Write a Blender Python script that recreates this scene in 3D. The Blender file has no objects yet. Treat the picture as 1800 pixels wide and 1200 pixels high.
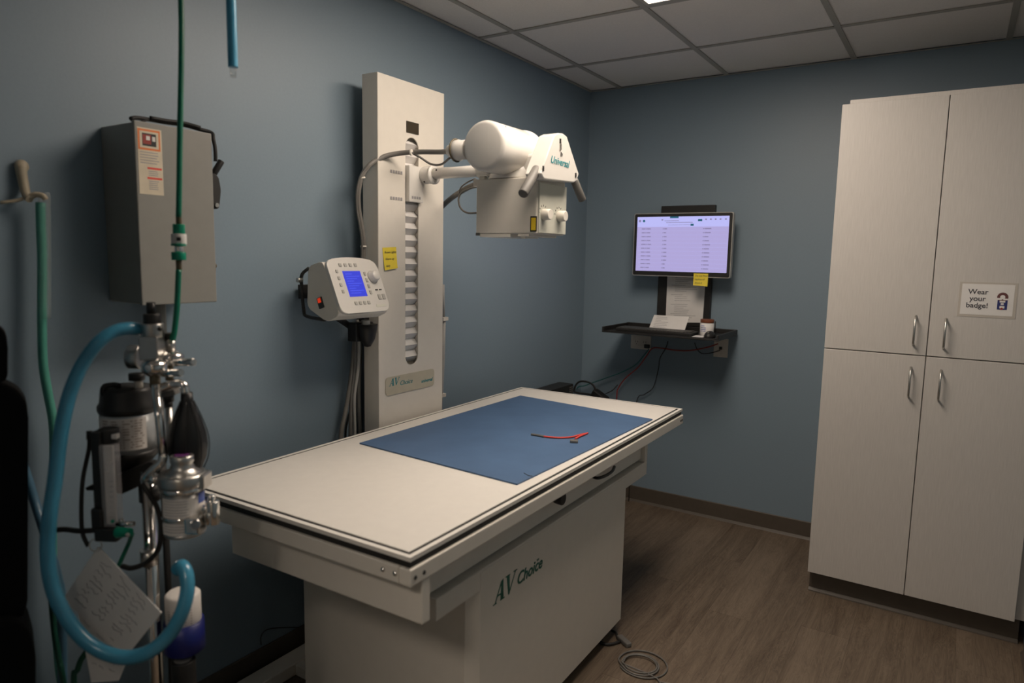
import bpy, bmesh, math, random
from mathutils import Vector, Matrix
random.seed(7)
S = bpy.context.scene
COL = S.collection
V = Vector
# ------------------------------------------------------------ camera
CAM = V((1.95813, -3.86157, 1.47804)); YAW, PITCH, ROLL, F = 0.57234, -0.12233, 0.01892, 1210.0
fw = V((-math.sin(YAW)*math.cos(PITCH), math.cos(YAW)*math.cos(PITCH), math.sin(PITCH)))
r0 = fw.cross(V((0, 0, 1))).normalized(); u0 = r0.cross(fw)
cr, sr = math.cos(ROLL), math.sin(ROLL)
rt = cr*r0 + sr*u0; up = -sr*r0 + cr*u0
cd = bpy.data.cameras.new('camera'); cam = bpy.data.objects.new('camera', cd); COL.objects.link(cam)
M = Matrix((rt, up, -fw)).transposed().to_4x4(); M.translation = CAM
cam.matrix_world = M
cd.sensor_width = 36; cd.lens = F/1800*36; cd.clip_start = 0.05
cd.dof.use_dof = True; cd.dof.focus_distance = 2.9; cd.dof.aperture_fstop = 2.4
S.camera = cam
# ------------------------------------------------------------ world, exposure
w = bpy.data.worlds.new('world'); S.world = w; w.use_nodes = True
w.node_tree.nodes['Background'].inputs[0].default_value = (.5, .5, .5, 1)
w.node_tree.nodes['Background'].inputs[1].default_value = 0.1
S.view_settings.view_transform = 'Standard'; S.view_settings.look = 'None'
S.view_settings.gamma = 1; S.view_settings.exposure = 0.0; S.view_settings.use_curve_mapping = False
LIGHT = 15.5; LCOL = (1.0, 0.85, 0.71)
# ------------------------------------------------------------ points on real planes, read off the photograph
def ray(x, y): return rt*((x-900)/F) - up*((y-600)/F) + fw
def onx(x, y, X): d = ray(x, y); return CAM + d*((X-CAM.x)/d.x)
def ony(x, y, Y): d = ray(x, y); return CAM + d*((Y-CAM.y)/d.y)
def onz(x, y, Z): d = ray(x, y); return CAM + d*((Z-CAM.z)/d.z)
def at(x, y, d): return CAM + ray(x, y)*d
# ------------------------------------------------------------ materials
def mat(name, col, rough=.5, metal=0., var=.06, scale=30, bump=0., spec=.5, trans=0., alpha=1., emit=None, es=0, coat=0, stretch=None):
    m = bpy.data.materials.new(name); m.use_nodes = True
    nt = m.node_tree; b = nt.nodes['Principled BSDF']
    b.inputs['Roughness'].default_value = rough; b.inputs['Metallic'].default_value = metal
    b.inputs['Specular IOR Level'].default_value = spec
    b.inputs['Transmission Weight'].default_value = trans; b.inputs['Alpha'].default_value = alpha
    b.inputs['Coat Weight'].default_value = coat
    tc = nt.nodes.new('ShaderNodeTexCoord'); n = nt.nodes.new('ShaderNodeTexNoise'); n.inputs['Scale'].default_value = scale
    n.inputs['Detail'].default_value = 4
    src = tc.outputs['Object']
    if stretch:
        mp = nt.nodes.new('ShaderNodeMapping'); mp.inputs['Scale'].default_value = stretch
        nt.links.new(src, mp.inputs[0]); src = mp.outputs[0]
    nt.links.new(src, n.inputs['Vector'])
    mr = nt.nodes.new('ShaderNodeMapRange'); mr.inputs[1].default_value = .3; mr.inputs[2].default_value = .7
    mr.inputs[3].default_value = 1-var; mr.inputs[4].default_value = 1+var
    nt.links.new(n.outputs['Fac'], mr.inputs[0])
    vm = nt.nodes.new('ShaderNodeVectorMath'); vm.operation = 'SCALE'; vm.inputs[0].default_value = col
    nt.links.new(mr.outputs[0], vm.inputs['Scale']); nt.links.new(vm.outputs[0], b.inputs['Base Color'])
    if bump:
        bp = nt.nodes.new('ShaderNodeBump'); bp.inputs['Strength'].default_value = bump; bp.inputs['Distance'].default_value = .002
        nt.links.new(n.outputs['Fac'], bp.inputs['Height']); nt.links.new(bp.outputs[0], b.inputs['Normal'])
    if emit:
        b.inputs['Emission Color'].default_value = (*emit, 1); b.inputs['Emission Strength'].default_value = es
    return m
def glow(name, col, s):
    m = mat(name, (.01, .01, .01), .3, emit=col, es=s); return m
WALL = mat('blue_grey_wall_paint', (.20, .268, .325), .46, var=.02, scale=120, bump=.10, spec=.55)
WHITE = mat('white_enamel', (.72, .68, .61), .35, var=.015, spec=.4)
WHITE2 = mat('white_laminate', (.76, .73, .68), .5, var=.015, spec=.3)
GLOSSW = mat('glossy_white_enamel', (.70, .68, .64), .22, var=.01, coat=.3)
PALEG = mat('pale_green_grey_panel', (.62, .62, .54), .4, var=.02)
BELLOW = mat('white_pleated_vinyl', (.72, .70, .68), .6, var=.02)
BLACK = mat('black_plastic', (.015, .014, .013), .45, var=.2)
BLACKR = mat('black_rubber', (.012, .011, .010), .6, var=.2)
DARKM = mat('dark_grey_grip', (.13, .125, .115), .55, var=.1)
CHAIRM = mat('black_upholstery', (.004, .004, .004), .8, var=.1, spec=.2)
BAGM = mat('black_bag_rubber', (.006, .006, .006), .45, var=.1)
FLOWM = mat('clear_flow_tube', (.80, .78, .80), .2, alpha=.3)
CABLE = mat('grey_cable', (.17, .16, .145), .5, var=.06)
CABLEL = mat('light_grey_cable', (.34, .33, .31), .5, var=.06)
CHROME = mat('chrome', (.75, .73, .70), .12, 1, var=.03)
STEEL = mat('brushed_steel', (.55, .53, .50), .32, 1, var=.06)
NICKEL = mat('satin_nickel', (.50, .49, .46), .35, 1, var=.04)
BRONZE = mat('brown_display_window', (.11, .085, .045), .3, var=.1)
PLATE = mat('beige_label_plate', (.52, .48, .37), .4, var=.03)
TEAL = mat('teal_ink', (.02, .22, .25), .5)
GREENI = mat('green_ink', (.008, .11, .075), .5)
INK = mat('black_ink', (.05, .05, .06), .6)
INKL = mat('grey_ink', (.32, .31, .32), .6)
YELLOW = mat('yellow_note_paper', (.83, .66, .06), .7, var=.03)
YELLOWW = mat('yellow_warning', (.80, .56, .02), .5)
PAPER = mat('white_paper', (.72, .70, .68), .7, var=.02)
MATB = mat('blue_foam_mat', (.072, .138, .26), .6, var=.09, scale=7, bump=.2, spec=.45)
CAB = mat('cream_woodgrain_laminate', (.545, .52, .49), .42, var=.05, scale=24, stretch=(14, 14, .6), bump=.05)
KICK = mat('dark_brown_rubber_base', (.085, .070, .055), .5, var=.06)
CEIL = mat('mineral_ceiling_tile', (.84, .80, .76), .9, var=.03, scale=160, bump=.25, spec=.1)
TEE = mat('ceiling_grid_metal', (.40, .38, .34), .5, var=.02)
GREYE = mat('grey_enamel_box', (.26, .255, .235), .4, var=.03)
GREEN = mat('green_hose_rubber', (.0, .16, .095), .35, var=.05)
GREEND = mat('dark_green_hose', (.0, .06, .035), .45)
GREENP = mat('green_plastic', (.0, .24, .14), .3)
GREENT = mat('pale_green_tubing', (.08, .32, .25), .35, var=.05, spec=.4)
CLEAR = mat('clear_plastic', (.75, .78, .78), .12, trans=.6, alpha=.3)
CLEARB = mat('frosted_clear_canister', (.45, .47, .48), .25, var=.03, alpha=.75)
BLUEH = mat('blue_corrugated_hose', (.05, .27, .42), .28, var=.05, coat=.3)
BLUES = mat('blue_ribbed_hose_bright', (.09, .40, .62), .3, var=.05)
LABEL = mat('printed_label', (.74, .70, .66), .6, var=.03)
LABELB = mat('blue_label', (.08, .13, .42), .5)
BLUEC = mat('deep_blue_plastic', (.006, .012, .13), .4)
RED = mat('red_cord', (.72, .07, .05), .5)
REDD = mat('dark_red_cable', (.30, .03, .02), .5)
ORANGE = mat('orange_print', (.75, .20, .05), .6)
CREAM = mat('cream_sticker', (.66, .58, .44), .6)
TEALC = mat('teal_cable', (.01, .12, .12), .5)
SILV = mat('silver_trim', (.55, .53, .50), .35, .6)
OUTLET = mat('ivory_plate', (.62, .58, .52), .4)
AMBER = mat('amber_jar_cap', (.17, .05, .02), .35)
PURPLE = mat('purple_plastic', (.12, .03, .14), .4)
HOOKM = mat('beige_ceramic_hook', (.42, .36, .26), .5)
NAVY = mat('navy_print', (.02, .03, .15), .6)
BROWNP = mat('brown_print', (.12, .04, .04), .6)
SCREEN = glow('monitor_screen', (.50, .44, .80), .85)
SCREENH = glow('monitor_header', (.50, .50, .93), .98)
SCRTXT = glow('monitor_text', (.30, .26, .46), .8)
SCRTEAL = glow('monitor_teal', (.01, .10, .16), 1)
LCD = glow('blue_lcd', (.035, .05, .62), 1.0)
LCDT = glow('blue_lcd_text', (.07, .10, .78), 1.0)
LAMP2 = glow('added_corridor_lamp', LCOL, LIGHT*1.9)  # for the added fill lamp out of view
LAMP = glow('lamp_diffuser', LCOL, LIGHT)
def floor_mat():
    m = bpy.data.materials.new('grey_brown_vinyl_plank'); m.use_nodes = True; nt = m.node_tree; L = nt.links.new
    b = nt.nodes['Principled BSDF']; N = nt.nodes.new
    tc = N('ShaderNodeTexCoord'); oi = N('ShaderNodeObjectInfo')
    ad = N('ShaderNodeVectorMath'); ad.operation = 'ADD'; L(tc.outputs['Object'], ad.inputs[0])
    sc = N('ShaderNodeVectorMath'); sc.operation = 'SCALE'; sc.inputs[0].default_value = (7, 13, 3); L(oi.outputs['Random'], sc.inputs['Scale']); L(sc.outputs[0], ad.inputs[1])
    mp = N('ShaderNodeMapping'); mp.inputs['Scale'].default_value = (9, .9, 1); L(ad.outputs[0], mp.inputs[0])
    n = N('ShaderNodeTexNoise'); n.inputs['Scale'].default_value = 2.2; n.inputs['Detail'].default_value = 5; n.inputs['Distortion'].default_value = 1.2; L(mp.outputs[0], n.inputs['Vector'])
    wv = N('ShaderNodeMath'); wv.operation = 'MULTIPLY'; wv.inputs[1].default_value = 16; L(n.outputs['Fac'], wv.inputs[0])
    fr = N('ShaderNodeMath'); fr.operation = 'FRACT'; L(wv.outputs[0], fr.inputs[0])
    mp2 = N('ShaderNodeMapping'); mp2.inputs['Scale'].default_value = (120, 4, 1); L(ad.outputs[0], mp2.inputs[0])
    n2 = N('ShaderNodeTexNoise'); n2.inputs['Scale'].default_value = 1.5; n2.inputs['Detail'].default_value = 3; L(mp2.outputs[0], n2.inputs['Vector'])
    mx = N('ShaderNodeMath'); mx.operation = 'MULTIPLY_ADD'; mx.inputs[1].default_value = .22; L(fr.outputs[0], mx.inputs[0])
    m3 = N('ShaderNodeMath'); m3.operation = 'MULTIPLY'; m3.inputs[1].default_value = .42; L(n2.outputs['Fac'], m3.inputs[0]); m5 = N('ShaderNodeMath'); m5.operation = 'MULTIPLY_ADD'; m5.inputs[1].default_value = .75; L(n.outputs['Fac'], m5.inputs[0]); L(m3.outputs[0], m5.inputs[2]); L(m5.outputs[0], mx.inputs[2])
    m4 = N('ShaderNodeMath'); m4.operation = 'MULTIPLY_ADD'; m4.inputs[1].default_value = .16; L(oi.outputs['Random'], m4.inputs[0]); L(mx.outputs[0], m4.inputs[2])
    cr_ = N('ShaderNodeValToRGB'); e = cr_.color_ramp.elements
    e[0].position = .45; e[0].color = (.066, .046, .031, 1); e[1].position = 1.0; e[1].color = (.185, .143, .104, 1)
    L(m4.outputs[0], cr_.inputs[0]); L(cr_.outputs[0], b.inputs['Base Color'])
    b.inputs['Roughness'].default_value = .5; b.inputs['Specular IOR Level'].default_value = .35
    return m
FLOOR = floor_mat()
# ------------------------------------------------------------ mesh builder
class G:
    def __init__(s): s.b = bmesh.new()
    def box(s, x0, x1, y0, y1, z0, z1, bev=0, T=None):
        vs = [s.b.verts.new((x, y, z)) for x in (min(x0, x1), max(x0, x1)) for y in (min(y0, y1), max(y0, y1)) for z in (min(z0, z1), max(z0, z1))]
        fs = [s.b.faces.new([vs[i] for i in q]) for q in ((0,1,3,2),(4,6,7,5),(0,4,5,1),(2,3,7,6),(0,2,6,4),(1,5,7,3))]
        if bev:
            es = {e for f in fs for e in f.edges}
            r = bmesh.ops.bevel(s.b, geom=list(es), offset=bev, segments=2, affect='EDGES', profile=.5)
            vs = list({v for f in r['faces'] for v in f.verts} | {v for v in vs if v.is_valid})
        if T is not None: bmesh.ops.transform(s.b, matrix=T, verts=vs)
        return s
    def lathe(s, prof, o, ax=(0, 0, 1), seg=24, cap=True):
        ax = V(ax).normalized(); q = ax.to_track_quat('Z', 'Y'); o = V(o); rings = []
        for r, h in prof:
            if r < 1e-5: rings.append([s.b.verts.new(o + ax*h)])
            else: rings.append([s.b.verts.new(o + q @ V((r*math.cos(a), r*math.sin(a), h))) for a in [2*math.pi*i/seg for i in range(seg)]])
        for A, B in zip(rings, rings[1:]):
            for i in range(seg):
                j = (i+1) % seg
                f = [A[i % len(A)], A[j % len(A)], B[j % len(B)], B[i % len(B)]]
                g = []
                for v in f:
                    if v not in g: g.append(v)
                if len(g) > 2:
                    try: s.b.faces.new(g).smooth = True
                    except ValueError: pass
        if cap:
            if len(rings[0]) > 2: s.b.faces.new(rings[0][::-1])
            if len(rings[-1]) > 2: s.b.faces.new(rings[-1])
        return s
    def cyl(s, p0, p1, r, r1=None, seg=20, bev=0):
        p0, p1 = V(p0), V(p1); h = (p1-p0).length; r1 = r if r1 is None else r1
        if bev: pr = [(r-bev, 0), (r-.3*bev, .3*bev), (r, bev), (r1, h-bev), (r1-.3*bev, h-.3*bev), (r1-bev, h)]
        else: pr = [(r, 0), (r1, h)]
        return s.lathe(pr, p0, p1-p0, seg)
    def tube(s, pts, r, seg=8, n=6, corr=None, cap=True):
        pts = [V(p) for p in pts]
        P = []
        if len(pts) > 2 and n > 1:
            e = [pts[0]*2-pts[1]] + pts + [pts[-1]*2-pts[-2]]
            for i in range(1, len(e)-2):
                a, b, c, d = e[i-1:i+3]
                for k in range(n):
                    t = k/n
                    P.append(.5*((2*b)+(c-a)*t+(2*a-5*b+4*c-d)*t*t+(3*b-a-3*c+d)*t**3))
            P.append(pts[-1])
        else: P = pts
        if corr:  # resample evenly and alternate the radius
            L = [0]
            for a, b in zip(P, P[1:]): L.append(L[-1]+(b-a).length)
            N = int(L[-1]/corr[1])*2; Q = []; j = 0
            for i in range(N+1):
                t = L[-1]*i/N
                while j < len(P)-2 and L[j+1] < t: j += 1
                Q.append(P[j].lerp(P[j+1], (t-L[j])/max(1e-9, L[j+1]-L[j])))
            P = Q
        rings = []; prev = None
        for i, p in enumerate(P):
            d = (P[min(i+1, len(P)-1)]-P[max(i-1, 0)]).normalized()
            if prev is None: nrm = d.orthogonal().normalized()
            else: nrm = (prev - d*prev.dot(d)).normalized()
            prev = nrm; bi = d.cross(nrm)
            rr = r(i/(len(P)-1)) if callable(r) else r
            if corr and i % 2: rr -= corr[0]
            rings.append([s.b.verts.new(p + (nrm*math.cos(a)+bi*math.sin(a))*rr) for a in [2*math.pi*k/seg for k in range(seg)]])
        for A, B in zip(rings, rings[1:]):
            for i in range(seg): s.b.faces.new((A[i], A[(i+1) % seg], B[(i+1) % seg], B[i])).smooth = True
        if cap: s.b.faces.new(rings[0][::-1]); s.b.faces.new(rings[-1])
        return s
    def prism(s, poly, ext, bev=0):
        poly = [V(p) for p in poly]; ext = V(ext)
        A = [s.b.verts.new(p) for p in poly]; B = [s.b.verts.new(p+ext) for p in poly]; n = len(A)
        fs = [s.b.faces.new(A[::-1]), s.b.faces.new(B)]
        for i in range(n): fs.append(s.b.faces.new((A[i], A[(i+1) % n], B[(i+1) % n], B[i])))
        if bev:
            es = {e for f in fs for e in f.edges}
            bmesh.ops.bevel(s.b, geom=list(es), offset=bev, segments=2, affect='EDGES', profile=.5)
        return s
    def holed(s, outer, inner, ext):
        ext = V(ext); loops = []
        es = []
        for lp in (outer, inner):
            vs = [s.b.verts.new(V(p)) for p in lp]; loops.append(vs)
            for i in range(len(vs)): es.append(s.b.edges.new((vs[i], vs[(i+1) % len(vs)])))
        r = bmesh.ops.triangle_fill(s.b, edges=es, use_beauty=True)
        fs = [f for f in r['geom'] if isinstance(f, bmesh.types.BMFace)]
        e = bmesh.ops.extrude_face_region(s.b, geom=fs)
        bmesh.ops.translate(s.b, vec=ext, verts=[v for v in e['geom'] if isinstance(v, bmesh.types.BMVert)])
        return s
    def sphere(s, o, r, sc=(1, 1, 1), seg=16):
        m = Matrix.Translation(V(o)) @ Matrix.Diagonal((*sc, 1))
        rr = bmesh.ops.create_uvsphere(s.b, u_segments=seg, v_segments=seg//2, radius=r, matrix=m)
        for v in rr['verts']:
            for f in v.link_faces: f.smooth = True
        return s
def tag(o, label=None, cat=None, group=None, kind=None):
    if label: o['label'] = label
    if cat: o['category'] = cat
    if group: o['group'] = group
    if kind: o['kind'] = kind
    return o
class Thing:
    """an Empty at the thing's base with world-space built parts"""
    def __init__(s, name, label, cat, loc, group=None, rotz=0):
        o = bpy.data.objects.new(name, None); o.empty_display_size = .05; COL.objects.link(o)
        o.location = loc; o.rotation_euler = (0, 0, rotz); s.o = o
        s.Mi = (Matrix.Translation(V(loc)) @ Matrix.Rotation(rotz, 4, 'Z')).inverted()
        tag(o, label, cat, group)
def finish(g, name, m, parent=None, loc=None, local=False):
    """parent: Thing, (Thing, part object) or None; meshes are built in world space (or in the thing's space if local)"""
    th = None; po = None
    if isinstance(parent, tuple): th, po = parent
    elif isinstance(parent, Thing): th, po = parent, parent.o
    elif parent is not None: po = parent
    if th is not None and not local: bmesh.ops.transform(g.b, matrix=th.Mi, verts=g.b.verts)
    if th is None and po is None and loc is not None: bmesh.ops.translate(g.b, vec=-V(loc), verts=g.b.verts)
    bmesh.ops.recalc_face_normals(g.b, faces=g.b.faces)
    me = bpy.data.meshes.new(name); g.b.to_mesh(me); g.b.free(); me.materials.append(m)
    o = bpy.data.objects.new(name, me); COL.objects.link(o)
    if po is not None: o.parent = po
    if th is None and po is None and loc is not None: o.location = loc
    return o
def part(th, name, m, g, label=None, parent=None, local=False):
    o = finish(g, name, m, (th, parent) if parent is not None else th, local=local)
    if label: o['label'] = label
    return o
def solo(name, m, g, label, cat, loc, group=None):
    return tag(finish(g, name, m, None, loc), label, cat, group)
def struct(name, m, g): return tag(finish(g, name, m), kind='structure')
def text_mesh(body, size, ex, M4, shear=0, align='CENTER', spacing=1, bold=0):
    c = bpy.data.curves.new('t', 'FONT'); c.body = body; c.size = size; c.extrude = ex; c.shear = shear; c.align_x = align; c.resolution_u = 3
    c.space_line = spacing; c.offset = bold
    o = bpy.data.objects.new('t', c); COL.objects.link(o); dg = bpy.context.evaluated_depsgraph_get()
    me = bpy.data.meshes.new_from_object(o.evaluated_get(dg)); bpy.data.objects.remove(o); bpy.data.curves.remove(c)
    g = G(); g.b.from_mesh(me); bpy.data.meshes.remove(me)
    bmesh.ops.transform(g.b, matrix=M4, verts=g.b.verts); return g
def basis(o, x, y):
    x = V(x).normalized(); y = V(y); y = (y-x*y.dot(x)).normalized(); z = x.cross(y)
    m = Matrix((x, y, z)).transposed().to_4x4(); m.translation = V(o); return m

# ============================================================ ROOM
H = 2.473; X1, Y0, Y1 = 2.29, -4.10, 0.0
struct('wall_left', WALL, G().box(-.12, 0, Y0-.12, .12, -.06, H+.06))
struct('wall_back', WALL, G().box(0, X1, 0, .12, -.06, H+.06))
struct('wall_right', WALL, G().box(X1, X1+.12, Y0-.12, .12, -.06, H+.06))
DX0, DX1, DZ = 1.20, 2.14, 2.12     # unseen doorway and corridor added behind the camera to let light in
struct('wall_front', WALL, G().box(0, DX0, Y0-.12, Y0, -.06, H+.06).box(DX1, X1, Y0-.12, Y0, -.06, H+.06).box(DX0, DX1, Y0-.12, Y0, DZ, H+.06))
HWALL = mat('corridor_wall_paint', (.50, .48, .44), .6)
struct('wall_added_corridor', HWALL, G().box(-.9, -.8, Y0-1.8, Y0-.12, 0, H+.06).box(3.2, 3.3, Y0-1.8, Y0-.12, 0, H+.06).box(-.9, 3.3, Y0-1.9, Y0-1.8, -.06, H+.06).box(-.9, -.12, Y0-.12, Y0-.05, 0, H+.06).box(X1+.12, 3.3, Y0-.12, Y0-.05, 0, H+.06))
struct('floor_added_corridor', mat('corridor_floor', (.13, .10, .075), .5), G().box(-.8, 3.2, Y0-1.8, Y0-.12, -.06, 0).box(DX0, DX1, Y0-.12, Y0, -.06, -.001))
struct('ceiling_added_corridor', HWALL, G().box(-.8, 3.2, Y0-1.8, Y0-.12, H+.03, H+.06))
struct('trim_1', KICK, G().box(DX0-.05, DX0, Y0-.135, Y0+.012, 0, DZ).box(DX1, DX1+.05, Y0-.135, Y0+.012, 0, DZ).box(DX0-.05, DX1+.05, Y0-.135, Y0+.012, DZ, DZ+.05))
fl = struct('floor', BLACKR, G().box(0, X1, Y0, 0, -.06, -.005))
PW, PL = .178, 1.22
k = 0; x = -.07
while x < X1:
    y = Y0 - random.uniform(0, PL)
    while y < 0:
        a0, a1 = max(x, 0)+.0003, min(x+PW, X1)-.0003; b0, b1 = max(y, Y0)+.0003, min(y+PL, 0)-.0003
        if a1-a0 > .01 and b1-b0 > .01:
            o = finish(G().box(a0-a0, a1-a0, 0, b1-b0, -.005, 0), 'floor_plank', FLOOR, fl); o.location = (a0, b0, 0)
        y += PL
    x += PW; k += 1
ce = struct('ceiling', BLACKR, G().box(0, X1, Y0, 0, H+.03, H+.06))
gx = [0] + [.1976+.62*i for i in range(4)] + [X1]
gy = [0]; yy = -.5412
while yy > Y0+.05: gy.append(yy); yy -= .6242
gy.append(Y0)
LX0, LX1, LY1, LY0 = gx[2], gx[3], gy[2], gy[4]
for i in range(len(gx)-1):
    for j in range(len(gy)-1):
        if i == 2 and j in (2, 3): continue
        a0, a1, b0, b1 = gx[i]+.009, gx[i+1]-.009, gy[j+1]+.009, gy[j]-.009
        if a1-a0 < .02: continue
        finish(G().box(a0, a1, b0, b1, H+.004, H+.018, .003), 'ceiling_tile', CEIL, ce)
for a in gx[1:-1]: finish(G().box(a-.012, a+.012, Y0, 0, H-.001, H+.003), 'grid_tee', TEE, ce)
for b in gy[1:-1]:
    for i in range(len(gx)-1):
        if i == 2 and b == gy[3]: continue
        finish(G().box(gx[i]+.0125, gx[i+1]-.0125, b-.012, b+.012, H-.001, H+.003), 'cross_tee', TEE, ce)
for nm, bx in (('wall_angle_left', (0, .02, Y0, 0)), ('wall_angle_back', (.021, X1, -.02, 0))):
    finish(G().box(bx[0], bx[1], bx[2], bx[3], H-.002, H-.0012), nm, TEE, ce)
hb = .096
def base(name, *segs):
    g = G()
    for (p0, p1, n) in segs:
        p0, p1, n = V(p0), V(p1), V(n); z = V((0, 0, 1))
        g.prism([p0, p0+n*.016, p0+n*.013+z*.004, p0+n*.007+z*.014, p0+n*.006+z*(hb-.003), p0+n*.003+z*hb, p0+z*hb], p1-p0)
    struct(name, KICK, g)
base('baseboard_left', ((0.0005, Y0, 0), (0.0005, 0, 0), (1, 0, 0)))
base('baseboard_back', ((.017, -.0005, 0), (1.49, -.0005, 0), (0, -1, 0)))
base('baseboard_right', ((X1-.0005, Y0, 0), (X1-.0005, -.69, 0), (-1, 0, 0)))
# ceiling light
t = Thing('ceiling_light', 'bright recessed fluorescent troffer glowing among the ceiling tiles', 'ceiling light', ((LX0+LX1)/2, (LY0+LY1)/2, H))
g = G()
for q in ((LX0+.0125, LX1-.0125, LY0+.0125, LY0+.03), (LX0+.0125, LX1-.0125, LY1-.03, LY1-.0125), (LX0+.0125, LX0+.03, LY0+.03, LY1-.03), (LX1-.03, LX1-.0125, LY0+.03, LY1-.03)):
    g.box(*q, H-.001, H+.02)
part(t, 'frame', TEE, g)
part(t, 'diffuser', LAMP, G().box(LX0+.03, LX1-.03, LY0+.03, LY1-.03, H+.002, H+.006))
t = Thing('ceiling_light', 'bright square panel light added in the unseen corridor behind the camera', 'ceiling light', (1.5, Y0-.75, H))  # added lamp out of view, brightens surfaces facing the camera
part(t, 'frame', TEE, G().box(1.19, 1.81, Y0-1.06, Y0-.44, H+.004, H+.03))
part(t, 'diffuser', LAMP2, G().box(1.22, 1.78, Y0-1.03, Y0-.47, H-.002, H+.0035))

# ============================================================ TALL CABINET
CY = -.66; cs = (3.86157-.66)/(3.86157-.50719)
def cx_(x): return CAM.x+(x-CAM.x)*cs
def cz_(z): return CAM.z+(z-CAM.z)*cs
c0, c1, c2 = cx_(1.4718), cx_(1.8685), cx_(2.2645)
zb, zm, zt = cz_(.0347), cz_(1.0958), cz_(2.1592)
t = Thing('storage_cabinet', 'tall cream woodgrain four-door storage cabinet against the back wall', 'cabinet', ((c0+c2)/2, -.33, 0))
part(t, 'body', CAB, G().box(c0+.003, c2-.001, CY+.021, -.001, zb, zt-.004))
part(t, 'top_panel', CAB, G().box(c0+.03, X1-.003, CY+.004, -.001, zt-.003, zt+.014))
part(t, 'filler_strip', CAB, G().box(c2+.001, X1-.001, CY+.035, CY+.055, zb, zt-.004))
part(t, 'toe_kick', KICK, G().box(c0+.004, X1-.02, CY+.05, CY+.06, .0005, zb-.001))
g = G(); z = V((0, 0, 1))
for p0, p1, n in (((c0+.004, CY+.05, .0005), (X1-.02, CY+.05, .0005), (0, -1, 0)),):
    p0, p1, n = V(p0), V(p1), V(n); g.prism([p0, p0+n*.014, p0+n*.012+z*.005, p0+n*.003+z*.014, p0+z*.014], p1-p0)
part(t, 'toe_cove', KICK, g)
def handle(px, y0, y1, dr):
    a = ony(px[0], y0, CY-.03); b = ony(px[1], y1, CY-.03); xm = (a.x+b.x)/2
    g = G().tube([(xm, CY, a.z), (xm, CY-.03, a.z-.012), (xm, CY-.03, b.z+.012), (xm, CY, b.z)], .0045, 8, 1)
    part(t, 'handle', NICKEL, g, parent=dr)
gap = .0015
for (a, b, z0, z1, hx, h0, h1) in ((c0, c1, zm, zt, (1607, 1607), 556, 608), (c1, c2, zm, zt, (1661, 1660), 561, 614), (c0, c1, zb, zm, (1599, 1598), 647, 700), (c1, c2, zb, zm, (1652, 1651), 652, 706)):
    dr = part(t, 'door', CAB, G().box(a+gap, b-gap, CY, CY+.019, z0+gap*1.6, z1-gap, .0015))
    handle(hx, h0, h1, dr)
# badge sign
def sheet_on(P, Q, thick, g=None):
    g = g or G(); return g
a = ony(1688, 494, CY); b = ony(1784, 561, CY)
SGX0, SGX1, SGZ1, SGZ0 = a.x, b.x, a.z-.002, b.z+.001
t = Thing('laminated_sign', 'laminated white sign reading Wear your badge! taped on the right upper cabinet door', 'sign', ((SGX0+SGX1)/2, CY, SGZ0))
part(t, 'laminate', mat('laminate_film', (.50, .46, .41), .2, var=.02), G().box(SGX0, SGX1, CY-.0012, CY-.0004, SGZ0, SGZ1))
a = ony(1692, 498, CY); b = ony(1779, 556, CY)
part(t, 'paper', PAPER, G().box(a.x, b.x, CY-.0018, CY-.0013, b.z, a.z))
cxs = ony(1719, 520, CY); pw = (b.x-a.x)
g = text_mesh('Wear\nyour\nbadge!', pw*.165, .0002, basis((a.x+pw*.32, CY-.0021, a.z-(a.z-b.z)*.33), (1, 0, 0), (0, 0, 1)), spacing=.95, bold=.0004)
part(t, 'lettering', INK, g)
ix, iz, s_ = a.x+pw*.79, b.z+(a.z-b.z)*.2, (a.z-b.z)
g = G().box(ix-.125*s_*1.0, ix+.14*s_, CY-.0023, CY-.0019, iz, iz+s_*.36)
pc = part(t, 'picture', NAVY, g, 'small navy picture of a badge wearer')
g = G().lathe([(s_*.15, 0), (s_*.15, .0004)], (ix, CY-.0025, iz+s_*.40), (0, -1, 0), 16)
part(t, 'hair_print', BROWNP, g, parent=pc)
g = G().lathe([(s_*.07, 0), (s_*.07, .0003)], (ix, CY-.0030, iz+s_*.40), (0, -1, 0), 12)
for q in ((-.17, .31, -.02, .37), (.02, .31, .17, .36), (-.07, .23, .08, .29), (-.035, .15, .045, .21), (-.06, .04, .07, .12)): g.box(ix+q[0]*s_, ix+q[2]*s_, CY-.0030, CY-.0026, iz+q[1]*s_, iz+q[3]*s_)
part(t, 'pale_print', PAPER, g, parent=pc)
g = G().lathe([(s_*.035, 0), (s_*.035, .0003)], (ix, CY-.0034, iz+s_*.03), (0, -1, 0), 12)
part(t, 'red_print', REDD, g, parent=pc)

# ============================================================ X-RAY TABLE (own space: x from 0 at the front edge to -TW, y from 0 near end to TL)
TT, TW, TL, TYAW = .83, .828, 1.829, .01628
t = Thing('x_ray_table', 'long white floating-top x-ray table on an enclosed pedestal', 'table', (1.015, -2.786, 0), rotz=TYAW)
TBL = t
def rect_ring(g, x0, x1, y0, y1, wdt, z0, z1, bev=0):
    g.box(x0, x1, y0, y0+wdt, z0, z1, bev); g.box(x0, x1, y1-wdt, y1, z0, z1, bev)
    g.box(x0, x0+wdt, y0+wdt, y1-wdt, z0, z1, bev); g.box(x1-wdt, x1, y0+wdt, y1-wdt, z0, z1, bev); return g
part(t, 'tabletop', WHITE2, G().box(-TW+.022, -.022, .022, TL-.022, TT-.012, TT+.001, .0015), local=True)
part(t, 'edge_trim', WHITE2, rect_ring(G(), -TW, 0, 0, TL, .0125, TT-.010, TT), local=True)
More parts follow.
